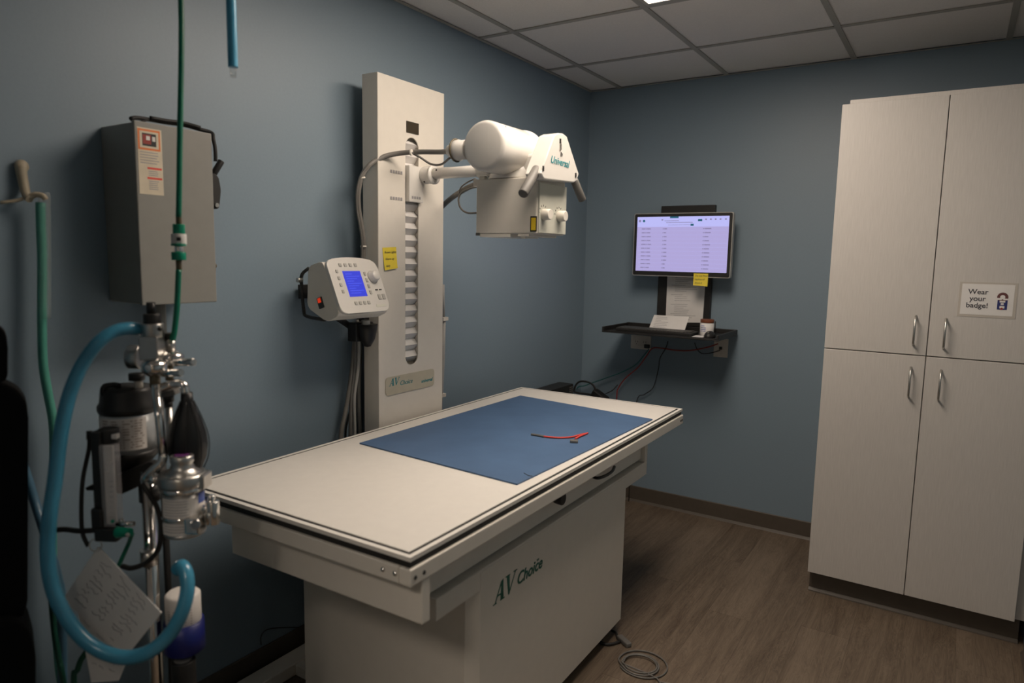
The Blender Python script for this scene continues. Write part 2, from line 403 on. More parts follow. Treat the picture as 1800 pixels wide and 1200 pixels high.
part(t, 'groove_shade', BLACKR, rect_ring(G(), -TW+.0122, -.0122, .0122, TL-.0122, .0088, TT-.012, TT-.0012), 'black strip painted as shade in the groove around the tabletop', local=True)  # black ring fills the groove, its shade put into the colour
part(t, 'gap_strip', BLACKR, G().box(-TW+.004, -.004, .004, TL-.004, TT-.026, TT-.0105), 'black recessed strip in the gap below the edge trim', local=True)  # black strip filling the gap between trim and rails
RZ1, RZ0 = TT-.026, TT-.066
for nm, q in (('front_rail', (-.030, .004, -.004, TL+.004)), ('back_rail', (-TW-.004, -TW+.03, -.004, TL+.004)), ('end_rail', (-TW+.031, -.031, -.004, .03)), ('end_rail', (-TW+.031, -.031, TL-.03, TL+.004))):
    rl = part(t, nm, WHITE, G().box(*q, RZ0, RZ1, .003), local=True)
    if nm == 'front_rail':
        for yy_ in (.012, .042, TL-.03, TL-.012):
            part(t, 'screw', BLACK, G().lathe([(.0055, 0), (.0045, .002), (0, .003)], (.004, yy_, RZ0+.018), (1, 0, 0), 10), parent=rl, local=True)
    if nm == 'end_rail' and q[2] < 0:
        for xx_ in (-.075, -.040):
            part(t, 'screw', CHROME, G().lathe([(.0065, 0), (.005, .003), (0, .005)], (xx_, -.004, RZ0+.022), (0, -1, 0), 10), parent=rl, local=True)
# under frame, channel apron at the near end, slot tray
part(t, 'under_frame', WHITE, G().box(-TW+.12, -.075, .07, TL-.25, .66, RZ0+.01), local=True)
def tloc_y(px, py, Yl):
    Mi_ = (Matrix.Translation((1.015, -2.786, 0)) @ Matrix.Rotation(TYAW, 4, 'Z')).inverted(); o = Mi_ @ CAM; d = Mi_.to_3x3() @ ray(px, py); return o + d*((Yl-o.y)/d.y)
pa, pb = tloc_y(746, 1103, .04), tloc_y(408, 970, .04)
part(t, 'end_apron', WHITE, G().box(pb.x, min(pa.x, .001), .04, .068, (pa.z+pb.z)/2, RZ0-.0005, .003), 'deep channel panel under the near end', local=True)
FX = -.058  # plane of the pedestal front
tr = part(t, 'cassette_tray', WHITE, G().box(-TW+.13, FX, .165, 1.575, .590, .647, .002).box(-TW+.14, FX-.06, .17, 1.57, .647, .655).box(FX-.09, FX, 1.545, 1.575, .647, RZ0, .002), local=True)
# handles of tray
def tfx(px, py, X=None):
    X = FX if X is None else X
    Mi_ = (Matrix.Translation((1.015, -2.786, 0)) @ Matrix.Rotation(TYAW, 4, 'Z')).inverted(); o = Mi_ @ CAM; d = Mi_.to_3x3() @ ray(px, py); return o + d*((X-o.x)/d.x)
kq = tfx(984, 872, FX+.012)
part(t, 'knob', BLACKR, G().cyl((FX-.004, kq.y, kq.z-.006), (FX+.026, kq.y, kq.z-.006), .019, .021, bev=.004), 'round black lock knob', local=True)
h1, h2, h3, h4, h5 = tfx(1038, 836, FX), tfx(1050, 840, FX+.03), tfx(1064, 836, FX+.038), tfx(1076, 828, FX+.03), tfx(1080, 820, FX)
g = G().tube([h1, h2, h3, h4, h5], .0055, 8, 5)
part(t, 'pull_handle', BLACK, g, 'curved dark pull handle', local=True)
# pedestal
PY0, PY1, PZ = .325, 1.375, .052
cpl = [(FX, PY0+.028), (FX, PY1-.022), (FX-.022, PY1), (-TW+.115, PY1), (-TW+.115, PY0), (FX-.028, PY0)]
pd = part(t, 'pedestal', WHITE, G().prism([(a, b, PZ) for a, b in cpl], (0, 0, .5895-PZ)), local=True)
part(t, 'side_panel', WHITE, G().box(FX-.02, FX+.0012, PY0+.030, PY1-.024, PZ+.001, .640, .0008), local=True, parent=pd)
part(t, 'plinth', BLACKR, G().box(-TW+.16, FX-.07, PY0+.06, PY1-.06, 0, PZ), 'black recessed plinth', local=True)
# lettering on pedestal: drawn serif italic A V, then Choice
TM = Matrix.Translation((1.015, -2.786, 0)) @ Matrix.Rotation(TYAW, 4, 'Z'); TMi = TM.inverted()
def tloc(px, py):   # pixel -> local point on the pedestal front plane
    X = FX+.0014
    o = TMi @ CAM; d = TMi.to_3x3() @ ray(px, py); return o + d*((X-o.x)/d.x)
a0 = tloc(867, 1061); a1 = tloc(898, 1021); hA = abs(tloc(895, 1020).z-tloc(895, 1046).z)
def serif(g, org, hh, polys, sh=.18):
    for pl in polys:
        g.prism([(FX+.0013, org[0]+(u+v*sh)*hh, org[1]+v*hh) for u, v in pl], (.0008, 0, 0))
AP = [[(.02, 0), (.10, 0), (.50, .95), (.42, .95)], [(.54, 0), (.80, 0), (.58, 1), (.42, .93)], [(.22, .30), (.70, .30), (.69, .37), (.25, .37)], [(-.08, 0), (.20, 0), (.20, .05), (-.08, .05)], [(.52, 0), (.90, 0), (.90, .05), (.52, .05)]]
VP_ = [[(.08, 1), (.33, 1), (.54, .05), (.42, 0)], [(.42, 0), (.50, 0), (.92, 1), (.85, 1)], [(0, .95), (.38, .95), (.38, 1), (0, 1)], [(.70, .95), (1.02, .95), (1.02, 1), (.70, 1)]]
g = G(); zA = tloc(893, 1046).z; yA = a0.y+.012
zb_ = tloc(868, 1064).z; hA = .060; yA = tloc(867, 1064).y+.004
serif(g, (yA, zb_), hA, AP); serif(g, (yA+hA*.80, zb_), hA, VP_)
LET = part(t, 'lettering', GREENI, g, 'green letters A V', local=True)
yC = yA+hA*1.90
g = text_mesh('Choice', .052, .0006, basis((FX+.0018, yC+.004, zb_+.008), (0, 1, 0), (0, 0, 1)), shear=.25, align='LEFT', bold=.0008)
part(t, 'lettering', GREENI, g, 'green word Choice', local=True)
g = text_mesh('TM', .010, .0006, basis((FX+.0018, tloc(943, 998).y, zb_+.038), (0, 1, 0), (0, 0, 1)), align='LEFT')
part(t, 'lettering', GREENI, g, local=True)
# blue mat on the table
cs4 = [onz(632, 779, TT+.004), onz(909, 851, TT+.004), onz(1147, 737, TT+.004), onz(915, 695.5, TT+.004)]
ax_ = (cs4[2]-cs4[1]); ay_ = (cs4[3]-cs4[2])
t = Thing('foam_mat', 'thin blue foam mat with scuffs lying on the white x-ray table', 'mat', ((cs4[0]+cs4[2])/2)*1)
t.o.location.z = TT+.001; t.Mi = Matrix.Translation(t.o.location).inverted()
zz = V((0, 0, TT+.0016))
g = G().prism([V((p.x, p.y, TT+.0015)) for p in cs4], (0, 0, .0045))
part(t, 'pad', MATB, g)
g = G(); p = onz(922, 834, TT+.0062); q = onz(935, 836, TT+.0062)
g.tube([onz(921, 831, TT+.0065), onz(929, 835.5, TT+.0065), onz(936, 836.5, TT+.0065)], .0012, 6, 2); part(t, 'cut_mark', BLACK, g, 'short black nick near the front corner')
# red cord on mat
ZM = TT+.006
def zt_(px, py, h): return onz(px, py, ZM+h)
t = Thing('red_cord', 'short red cord with dark taped ends lying on the blue mat', 'cord', zt_(990, 768, 0))
part(t, 'cord', RED, G().tube([zt_(953, 766.5, .004), zt_(980, 769, .004), zt_(1003, 768, .004), zt_(1017, 764.5, .004), zt_(1031, 761.5, .004)], .0033, 8, 5).tube([zt_(1033, 761, .004), zt_(1020, 766, .005), zt_(1011, 771, .004)], .0036, 8, 5))
part(t, 'taped_end', DARKM, G().tube([zt_(934, 763.5, .003), zt_(945, 764.8, .0035), zt_(956, 767, .004)], .0046, 8, 3))
p = zt_(1009, 775, .005); part(t, 'clip', DARKM, G().box(-.014, .014, -.011, .011, -.0048, .004, .002, Matrix.Translation(p) @ Matrix.Rotation(.5, 4, 'Z')))

# ============================================================ X-RAY STAND
MX = .145
pTL = onx(663, 127, MX); pTR = onx(780.5, 164, MX); cy0, cy1, czt = pTL.y, pTR.y, (pTL.z+pTR.z)/2
t = Thing('x_ray_stand', 'tall white x-ray tube column with side arm, tube head and collimator at left wall', 'x-ray machine', (.07, (cy0+cy1)/2, 0))
STD = t
s0, s1 = onx(712.5, 450, MX).y, onx(735.5, 450, MX).y; sc = (s0+s1)/2; sr_ = (s1-s0)/2
zs1, zs0 = onx(725, 242, MX).z, onx(722, 641, MX).z
inner = [(MX, sc+sr_*math.cos(a), zs1-sr_+sr_*math.sin(a)) for a in [math.pi*i/10 for i in range(11)]] + [(MX, sc+sr_*math.cos(a), zs0+sr_+sr_*math.sin(a)) for a in [math.pi+math.pi*i/10 for i in range(11)]]
outer = [(MX, cy0, 0), (MX, cy1, 0), (MX, cy1, czt), (MX, cy0, czt)]
g = G().holed(outer, inner, (-.004, 0, 0)); g.box(.070, MX-.035, cy0, cy1, 0.001, czt)
g.box(MX-.035, MX-.004, cy0, s0-.012, .001, czt).box(MX-.035, MX-.004, s1+.012, cy1, .001, czt).box(MX-.035, MX-.004, s0-.012, s1+.012, zs1+.01, czt)
part(t, 'column', WHITE, g)
part(t, 'seam_strip', WHITE, G().box(MX+.0002, MX+.0012, cy0+.001, cy0+.026, .002, czt-.002, .0004))
for i in range(30):
    zt1 = zs1-.002-.046*i
    if zt1-.046 < zs0-.02: break
    g = G().prism([(MX-.030, s0-.011, zt1), (MX-.008, s0-.011, zt1-.022), (MX-.030, s0-.011, zt1-.0455)], (0, s1-s0+.022, 0))
    part(t, 'pleat', BELLOW, g)
a = onx(715, 211, MX+.003); b = onx(736, 238, MX+.003)
dw = part(t, 'display_window', mat('dark_brown_window', (.045, .035, .022), .3, var=.1), G().box(MX+.0005, MX+.004, a.y, b.y, b.z+.002, a.z-.002, .001), 'small brown display window')
# label plate
a = onx(677, 668, MX); b = onx(762, 688, MX)
ly0, ly1, lz1, lz0 = a.y, b.y, onx(677, 664, MX).z, onx(677, 696, MX).z
def rrect(X, y0, y1, z0, z1, r, n=4):
    o = []
    for cyy, czz, st in ((y1-r, z1-r, 0), (y0+r, z1-r, 1), (y0+r, z0+r, 2), (y1-r, z0+r, 3)):
        for i in range(n+1):
            an = (st+i/n)*math.pi/2; o.append((X, cyy+r*math.cos(an), czz+r*math.sin(an)))
    return o
lp = part(t, 'label_plate', PLATE, G().prism(rrect(MX+.0013, ly0, ly1, lz0, lz1, .014), (.002, 0, 0)), 'beige rounded name plate')
g = G(); sv = .030
for pl in AP: g.prism([(MX+.0034, ly0+.02+(u+v*.18)*sv, lz1-.036+v*sv) for u, v in pl], (.0006, 0, 0))
for pl in VP_: g.prism([(MX+.0034, ly0+.02+sv*.8+(u+v*.18)*sv, lz1-.036+v*sv) for u, v in pl], (.0006, 0, 0))
part(t, 'lettering', TEAL, g, parent=lp)
part(t, 'lettering', TEAL, text_mesh('Choice', .026, .0004, basis((MX+.0038, ly0+.078, lz1-.040), (0, 1, 0), (0, 0, 1)), shear=.3, align='LEFT'), parent=lp)
part(t, 'lettering', TEAL, text_mesh('universal', .020, .0004, basis((MX+.0038, ly1-.012, lz0+.022), (0, 1, 0), (0, 0, 1)), shear=.2, align='RIGHT', bold=.0003), parent=lp)
for py in (301, 348):
    a = onx(686, py-3, MX); b = onx(706, py+3, MX)
    g = G()
    for i in range(5): g.box(MX+.0013, MX+.0018, a.y+i*.014, a.y+i*.014+.009, a.z-.011, a.z)
    part(t, 'height_mark', INKL, g, 'faint printed height marking')
# carriage, sleeve, arm
a = onx(714.5, 292, MX); b = onx(737, 357, MX)
AY, AZ = -1.732, 1.793
cg = part(t, 'carriage', GLOSSW, G().box(MX-.02, MX+.018, a.y-.004, b.y+.004, b.z, a.z+.004, .003))
g = G()
for i in range(4): g.box(MX+.0182, MX+.0188, a.y+.01+i*.014, a.y+.01+i*.014+.010, b.z+.012, b.z+.022)
part(t, 'printing', INKL, g, parent=cg)
slv = part(t, 'arm_sleeve', GLOSSW, G().cyl((MX+.018, AY, AZ-.004), (.205, AY, AZ-.004), .034, bev=.002, seg=28).lathe([(.037, 0), (.037, .008), (.030, .010)], (.205, AY, AZ-.004), (1, 0, 0), 28))
for px, py in ((724, 306), (756, 304), (733, 323)):
    p = onx(px, py, (px-700)*.0030+.08); dv = (V((0, p.y-AY, p.z-AZ+.004))); dv = V((0, -.75, .3)) if py < 310 else V((0, -.6, -.8)); dv.normalize()
    part(t, 'screw', BLACK, G().lathe([(.004, 0), (.003, .003), (0, .004)], V((p.x, AY, AZ-.004))+dv*.0335, dv, 8), parent=slv)
part(t, 'arm', GLOSSW, G().cyl((.2, AY, AZ), (.50, AY, AZ), .0215, seg=24))
part(t, 'arm_collar', GLOSSW, G().cyl((.43, AY, AZ), (.52, AY, AZ), .030, bev=.003, seg=24))
# tube housing along y
HX, HZ, HR = .60, 1.842, .083
hs = part(t, 'tube_housing', GLOSSW, G().lathe([(0, 0), (HR-.014, 0), (HR-.004, .004), (HR, .014), (HR, .235), (HR-.004, .243), (HR-.014, .246), (HR-.018, .262), (HR-.020, .40), (HR-.026, .412), (0, .412)], (HX, -1.955, HZ), (0, 1, 0), 40))
part(t, 'clamp_band', GLOSSW, G().lathe([(HR-.008, 0), (HR+.004, .003), (HR+.004, .013), (HR-.008, .016)], (HX, -1.715, HZ), (0, 1, 0), 40, cap=False), parent=hs)
p = onx(881, 262, HX+.05); part(t, 'screw', BLACK, G().sphere((HX+.052, -1.90, HZ+.062), .0035), parent=hs)
part(t, 'seam_ring', DARKM, G().lathe([(HR-.012, 0), (HR-.0065, .0005), (HR-.0065, .004), (HR-.012, .0045)], (HX, -1.7095, HZ), (0, 1, 0), 40, cap=False), parent=hs)
# mounting neck
part(t, 'mounting_ring', GLOSSW, G().cyl((.60, -1.74, 1.749), (.60, -1.74, 1.80), .105, .085, 32, bev=.004).box(.50, .72, -1.80, -1.66, 1.762, 1.83, .01))
# plate with grips
HP = .792; TH = .062
pts = [(997, 240), (990, 234.5), (982, 233.5), (975, 237), (954, 297), (951, 305), (957, 315), (1009, 321), (1014, 317), (1018, 306)]
hp = part(t, 'handle_plate', GLOSSW, G().prism([onx(a, b, HP) for a, b in pts], (-TH, 0, 0), .004))
for px, py in ((985, 248), (955, 296), (1012, 308)):
    p = onx(px, py, HP+.0005); g = G().box(-.0008, .0012, -.0045, .0045, -.008, .008, 0, Matrix.Translation(p))
    if py != 248: p = onx(px+1, py+1, HP+.0005)
    part(t, 'recess', BLACK, g, parent=hp)
p = onx(984.5, 262, HP); part(t, 'lever', STEEL, G().box(HP, HP+.004, p.y-.004, p.y+.004, p.z-.003, p.z+.018, .001), parent=hp)
p = onx(986, 271, HP); part(t, 'pointer', BLACK, G().box(HP, HP+.002, p.y-.002, p.y+.002, p.z-.008, p.z+.007).box(HP, HP+.0015, p.y+.008, p.y+.0095, p.z-.006, p.z+.004, 0), parent=hp)
p = onx(984, 286, HP)
part(t, 'lettering', TEAL, text_mesh('Universal', .034, .0004, basis((HP+.0006, p.y, p.z-.008), (0, 1, -.02), (0, 0, 1)), shear=.3, bold=.0004), 'teal maker name', parent=hp)
gA, gB = onx(944, 297, HP-TH*.5), onx(919, 341, HP-.02)
part(t, 'grip', DARKM, G().cyl(gA, gB, .0165, .0165, 20, bev=.003), 'dark grey cylindrical grip')
gA, gB = onx(1009, 316, HP-TH*.5), onx(1024, 352, HP-.02)
part(t, 'grip', DARKM, G().cyl(gA, gB, .0145, .0145, 20, bev=.003), 'dark grey cylindrical grip')
# collimator
BX0, BX1, BY0, BY1, BZ0, BZ1 = .493, .745, -1.84, -1.645, 1.557, 1.747
cb = part(t, 'collimator', WHITE, G().box(BX0, BX1, BY0, BY1, BZ0, BZ1, .004))
part(t, 'control_face', PALEG, G().box(BX1+.0002, BX1+.007, BY0+.006, BY1-.001, BZ0+.004, BZ1-.018, .001), 'pale green-grey control face', parent=cb)
part(t, 'base_rail', WHITE, G().box(BX0+.018, BX1-.105, BY0+.001, BY1-.004, BZ0-.011, BZ0-.0002).box(BX1-.075, BX1-.03, BY0+.001, BY1-.004, BZ0-.008, BZ0-.0002).box(BX1-.062, BX1-.045, BY0+.004, BY0+.03, BZ0-.016, BZ0-.008), parent=cb)
part(t, 'corner_foot', DARKM, G().box(BX0+.001, BX0+.017, BY0-.002, BY0+.01, BZ0-.006, BZ0+.004), parent=cb)
for px, py in ((959, 376), (986, 379)):
    p = onx(px-4, py+1, BX1+.007)
    kn = part(t, 'knob', WHITE, G().cyl((BX1+.007, p.y, p.z), (BX1+.036, p.y, p.z), .019, .018, 24, bev=.002), 'round white control knob', parent=cb)
    g = G()
    for q in range(-3, 4):
        an = math.pi/2+q*.45; c = V((BX1+.0078, p.y+.030*math.cos(an), p.z+.030*math.sin(an)))
        g.box(-.0006, .0004, -.0008, .0008, -.003, .003, 0, Matrix.Translation(c) @ Matrix.Rotation(-q*.45, 4, 'X').inverted())
    part(t, 'dial_marks', INK, g, parent=cb)
a = ony(932.5, 380, BY0); b = ony(943.5, 407, BY0)
wl = part(t, 'warning_label', BLACK, G().box(a.x, b.x, BY0-.001, BY0-.0002, b.z, a.z), 'black-edged yellow warning label', parent=cb)
g = G().box(a.x+.004, b.x-.004, BY0-.0016, BY0-.0011, b.z+.005, a.z-.005); part(t, 'warning_patch', YELLOWW, g, 'yellow warning patch', parent=cb)
# sockets and cables
sk = onx(806, 264, .47); SY, SZ = sk.y, sk.z
part(t, 'cable_socket', GLOSSW, G().lathe([(.012, 0), (.020, .004), (.022, .022), (.034, .026), (.036, .050), (.033, .055), (.033, .085)], (.425, SY, SZ), (1, 0, 0), 24))
part(t, 'socket_clamp', BRONZE, G().lathe([(.0375, 0), (.0375, .006)], (.458, SY, SZ), (1, 0, 0), 24, cap=False).b and G().tube([(.46, SY+.038*math.cos(a), SZ+.038*math.sin(a)) for a in [2*math.pi*i/16 for i in range(17)]], .003, 6, 1))
cab1 = [(.43, SY, SZ), onx(775, 267, .36), onx(737, 267, .26), onx(705, 269, .19), onx(676, 275, .15), onx(652, 288, .13), onx(637, 308, .12), onx(630, 335, .11), onx(630, 365, .10), onx(635, 395, .10), onx(639, 425, .10), onx(638, 460, .09)]
part(t, 'power_cable', CABLE, G().tube(cab1, .0092, 12, 6), 'thick grey high-voltage cable looping over the column')
part(t, 'thin_cable', DARKM, G().tube([onx(722, 268, .24), onx(738, 276, .24), onx(757, 288, .27), onx(775, 289, .33), onx(790, 278, .40), onx(804, 268, .45), onx(815, 262, .50)], .0042, 8, 6))
part(t, 'thin_cable', DARKM, G().tube([p+V((0.004, -.012, -.004)) for p in cab1[5:]], .004, 8, 6))
for px, py, X in ((723, 268, .24), (637, 313, .12), (639, 433, .10), (797, 352, .2)):
    p = onx(px, py, X)
    if px == 797: continue
    dv = {723: (1, .3, 0), 637: (.2, .3, -1), 639: (0, 0, -1)}[px]
    part(t, 'cable_tie', WHITE, G().lathe([(.0115, -.003), (.0115, .003)], p, dv, 12))
cab2 = [ony(776, 364, -1.50), ony(790, 351, -1.53), ony(808, 338, -1.57), ony(826, 328, -1.60), ony(842, 322, -1.63)]
part(t, 'power_cable', CABLE, G().tube(cab2, .011, 12, 6), 'thick grey cable running behind the head')
part(t, 'thin_cable', DARKM, G().tube([ony(840, 328, -1.63), ony(826, 331, -1.62), ony(812, 338, -1.60), ony(806, 350, -1.6), ony(810, 366, -1.6), ony(822, 374, -1.62), ony(840, 374, -1.63)], .004, 8, 6))
part(t, 'thin_cable', DARKM, G().tube([ony(806, 345, -1.59), ony(810, 330, -1.60), ony(822, 320, -1.62), ony(836, 314, -1.64)], .003, 8, 6))
part(t, 'cable_clamp', WHITE, G().box(.475, .50, -1.80, -1.78, 1.742, 1.765, .003).box(.47, .492, -1.83, -1.81, 1.725, 1.75, .003))
# floor track of the stand
part(t, 'floor_track', WHITE, G().box(.035, .11, -3.0, cy0, .0005, .045, .003).box(.11, .24, -2.36, -2.30, .001, .04, .003))
part(t, 'floor_track', WHITE, G().box(.035, .11, cy1, -.75, .0005, .045, .003))
# conduit on the right of column
p0, p1 = onx(779, 560, .05), onx(772, 715, .05)
q0, q1, q2, q3 = onx(779, 500, .05), onx(780, 560, .05), onx(778, 640, .05), onx(774, 715, .05)
part(t, 'conduit', CABLEL, G().tube([q0, q1], .006, 8, 1).tube([q1, q2, q3, V((.05, q3.y, .2))], .0095, 10, 1))
for q in (onx(779, 560, .05), onx(775, 694, .05)): part(t, 'conduit_clip', OUTLET, G().box(.036, .066, q.y-.018, q.y+.018, q.z-.008, q.z+.008, .001))
# yellow sticky note on column
def note(name, label, pxs, X=None, Y=None, lines='', grp=None, curl=.004):
    pts = [onx(a, b, X) if X is not None else ony(a, b, Y) for a, b in pxs]
    n = V((1, 0, 0)) if X is not None else V((0, -1, 0))
    tt = Thing(name, label, 'sticky note', (pts[2]+pts[3])/2)
    tl, tr2, br, bl = pts
    rows = 6; gg = G(); R_ = []
    for i in range(rows+1):
        f = i/rows; lift = n*(.0006+curl*f*f)
        R_.append([gg.b.verts.new(tl.lerp(bl, f)+lift), gg.b.verts.new(tr2.lerp(br, f)+lift)])
    R2 = [[gg.b.verts.new(v.co+n*.0004) for v in r] for r in R_]
    for Q in (R_, R2):
        for i in range(rows): gg.b.faces.new((Q[i][0], Q[i][1], Q[i+1][1], Q[i+1][0]))
    for i in range(rows):
        for c in (0, 1): gg.b.faces.new((R_[i][c], R_[i+1][c], R2[i+1][c], R2[i][c]))
    for i in (0, rows): gg.b.faces.new((R_[i][0], R_[i][1], R2[i][1], R2[i][0]))
    part(tt, 'paper', YELLOW, gg)
    if lines:
        w_ = (tr2-tl).length; k_ = 0
        for li, f in zip(lines, (.26, .56, .86)):
            o_ = tl.lerp(bl, f)+(tr2-tl)*.10+n*(.0018+curl*f*f)
            part(tt, 'handwriting', INK, text_mesh(li, w_*.165, .0001, basis(o_, tr2-tl, tl-bl), shear=.2, align='LEFT'))
    return tt
note('sticky_note', 'yellow sticky note stuck on the white x-ray column', ((672, 435), (696, 434), (697.5, 471), (675, 475)), X=MX+.0014, lines=('Room Lights', 'Warm up', 'daily'))

# ============================================================ CONTROL CONSOLE
YL = -2.26
pr = [ony(*q, YL) for q in ((571, 456), (601, 552), (575, 566), (540, 540), (542, 468))]
YR = YL + .235
n = len(pr); A, B, Cc, D, E_ = pr
t = Thing('control_console', 'white x-ray control console with blue display bracketed beside the column', 'console', (.1, YL+.12, pr[3].z))
ext = V((0, YR-YL, 0))
# rounded profile
def roundpoly(pts, r, n=4):
    out = []
    for i in range(len(pts)):
        p, a, b = pts[i], pts[i-1], pts[(i+1) % len(pts)]
        da, db = (a-p).normalized(), (b-p).normalized(); rr = min(r, (a-p).length*.45, (b-p).length*.45)
        p0, p1 = p+da*rr, p+db*rr
        for k in range(n+1):
            s = k/n; out.append(p0*(1-s)**2+p*2*s*(1-s)+p1*s*s)
    return out
fxn = (A-B).cross(ext).normalized()
if fxn.x < 0: fxn = -fxn
hsg = part(t, 'housing', WHITE, G().prism(roundpoly([A-fxn*.012, B-fxn*.012, Cc, D, E_], .018), ext, .003))
# face panel (bowed top edge, rounded corners)
ux = V((0, 1, 0)); uy = (A-B).normalized(); W_, H_ = YR-YL, (A-B).length
def fp(u, v, h=0): return B + ux*(u*W_) + uy*(v*H_) + fxn*h
ol = [V((0, .0, 0)), V((1, .0, 0)), V((1.0, .97, 0)), V((.75, 1.03, 0)), V((.4, 1.05, 0)), V((0, 1.0, 0))]
rp = roundpoly([V((o.x*W_, o.y*H_, 0)) for o in ol], .03)
fc = part(t, 'face_panel', GLOSSW, G().prism([B+ux*q.x+uy*q.y-fxn*.0125 for q in rp], fxn*.0135, .003))
def fbox(name, m, u0, u1, v0, v1, h, label=None, bev=0):
    g_ = G().prism([fp(u0, v0, .001), fp(u1, v0, .001), fp(u1, v1, .001), fp(u0, v1, .001)], fxn*h, bev)
    return part(t, name, m, g_, label, parent=fc)
fbox('display', LCD, .25, .60, .30, .78, .001, 'glowing blue display')
for i in range(9): fbox('display_line', LCDT, .29, .29+.2+.08*math.sin(i*2.1), .36+.045*i, .372+.045*i, .0015)
BT = mat('grey_key', (.42, .41, .38), .5)
for i in range(4):
    fbox('button', BT, .22+.10*i, .27+.10*i, .865, .925, .003, bev=.0008)
    fbox('button', BT, .30+.085*i, .35+.085*i, .145, .205, .003, bev=.0008)
    fbox('button', BT, .125, .165, .37+.125*i, .43+.125*i, .003, bev=.0008)
    fbox('button', BT, .665, .705, .33+.12*i, .40+.12*i, .003, bev=.0008)
for u in (.80, .88): fbox('button', BLACK, u, u+.05, .40, .42, .002)
for u in (.81, .90): fbox('button', BT, u, u+.06, .22, .32, .003, bev=.0008)
fbox('caption', PALEG, .72, .92, .08, .13, .0008)
kc = fp(.83, .66, .001)
part(t, 'dial', GLOSSW, G().lathe([(.024, 0), (.021, .003), (.018, .020), (.015, .023), (0, .023)], kc, fxn, 28), 'round white dial', parent=fc)
# power switch on the left side
sw = ony(564, 532, YL)
ps = part(t, 'power_switch', BLACK, G().box(-.012, .012, -.003, .003, -.019, .019, .001, Matrix.Translation((sw.x, YL-.001, sw.z)) @ Matrix.Rotation(-.35, 4, 'Y')), 'black rocker switch with red lamp')
part(t, 'switch_lamp', mat('red_lamp', (.5, .03, .01), .3, emit=(.8, .05, .01), es=.5), G().box(-.007, .007, -.002, .002, -.006, .010, .001, Matrix.Translation((sw.x-.002, YL-.004, sw.z+.006)) @ Matrix.Rotation(-.35, 4, 'Y')), parent=ps)
# rear bracket
b1 = [ony(543, 471, YL+.01), ony(531, 482, YL), ony(530, 500, YL), ony(534, 545, YL+.01), ony(540, 556, YL+.01), ony(572, 562, YL+.02)]
b1 = [V((max(p.x, .02), p.y, p.z)) for p in b1]
part(t, 'bracket', BLACK, G().tube(b1, .006, 8, 3).tube([p+V((0, .20, 0)) for p in b1], .006, 8, 3).box(.016, .024, YL+.02, YL+.19, b1[3].z*.7+b1[1].z*.3, b1[3].z*.3+b1[1].z*.7, .002))
kp = ony(527, 492, YL-.01); part(t, 'bracket_knob', STEEL, G().cyl((max(kp.x, .03), YL-.022, kp.z), (max(kp.x, .03), YL, kp.z), .008, bev=.002))
# support arm to the column and black holder
hz = onx(645, 588, .1).z
part(t, 'support_arm', BLACK, G().box(.075, .12, cy0-.09, cy0-.0005, hz-.02, hz+.05, .004).tube([(.06, cy0-.06, hz+.03), (.07, YR-.04, hz+.045), (.08, YR-.09, hz+.07)], .012, 10, 4))
hx_ = .135
g = G().lathe([(.0, 0), (.013, .004), (.027, .03), (.035, .065), (.038, .086)], onx(646, 610, hx_), (0, 0, 1), 20)
part(t, 'holder_cup', BLACK, g, 'black cup-shaped holder')
p = onx(643, 569, hx_); part(t, 'hand_switch', SILV, G().cyl(p-V((0, 0, .01)), p+V((0, 0, .014)), .016, bev=.002))
p = onx(654, 563, .12); part(t, 'cup_bracket', BLACK, G().box(.06, .10, cy0-.03, cy0-.001, p.z-.07, p.z+.02, .003))
# hanging cables beside column
for i, (pp, X, r_, m_) in enumerate((
    (((628, 566), (624, 590), (620, 640), (613, 690), (606, 730), (599, 775)), .05, .0085, CABLE),
    (((628, 562), (631, 600), (629, 650), (623, 700), (624, 770)), .07, .006, CABLEL),
    (((622, 566), (625, 610), (622, 660), (618, 700), (616, 775)), .058, .008, DARKM),
    (((631, 600), (628, 660), (623, 700), (612, 735), (607, 775)), .016, .004, BLACKR),
    (((634, 566), (633, 620), (630, 690), (634, 775)), .035, .009, DARKM))):
    P_ = [onx(a, b, X) for a, b in pp]; e = P_[-1]; P_ += [V((X, e.y, .5)), V((X, e.y+.02, .15)), V((X, e.y+.01, r_+.046))]
    lb = ['thick grey cable hanging outermost left beside the column', 'light grey cable hanging below the holder cup', 'dark grey cable hanging behind the console', 'thin black cable hanging among thicker ones by the column', 'dark cable hanging closest to the column side'][i]
    solo('hanging_cable', m_, G().tube(P_, r_, 10, 6), lb, 'cable', P_[-1], 'cables hanging below the console')

# ============================================================ WALL COMPUTER STATION
t = Thing('wall_track', 'black vertical steel track mounted on back wall behind the monitor', 'wall mount', (.65, -.03, 1.1))
a = ony(1162.5, 362, -.03); b = ony(1257.5, 361, -.03)
part(t, 'track', BLACK, G().box(a.x, b.x, -.03, -.0005, 1.105, a.z, .003))
part(t, 'monitor_arm', BLACK, G().box(.6, .7, -.105, -.031, 1.5, 1.62, .004))
t = Thing('monitor', 'flat wide monitor with lavender list screen above the keyboard tray', 'monitor', (.655, -.13, 1.386))
MY = -.15
m0, m1, m2, m3 = [ony(*q, MY) for q in ((1115.5, 374), (1289.5, 373.5), (1283.5, 488.5), (1111.5, 484))]
mx0, mx1, mz0, mz1 = (m0.x+m3.x)/2, (m1.x+m2.x)/2, (m2.z+m3.z)/2, (m0.z+m1.z)/2
def rr2(Y, x0, x1, z0, z1, r, n=4): return [(a_-0, Y, c_) for (Xx, a_, c_) in rrect(0, x0, x1, z0, z1, r, n)]
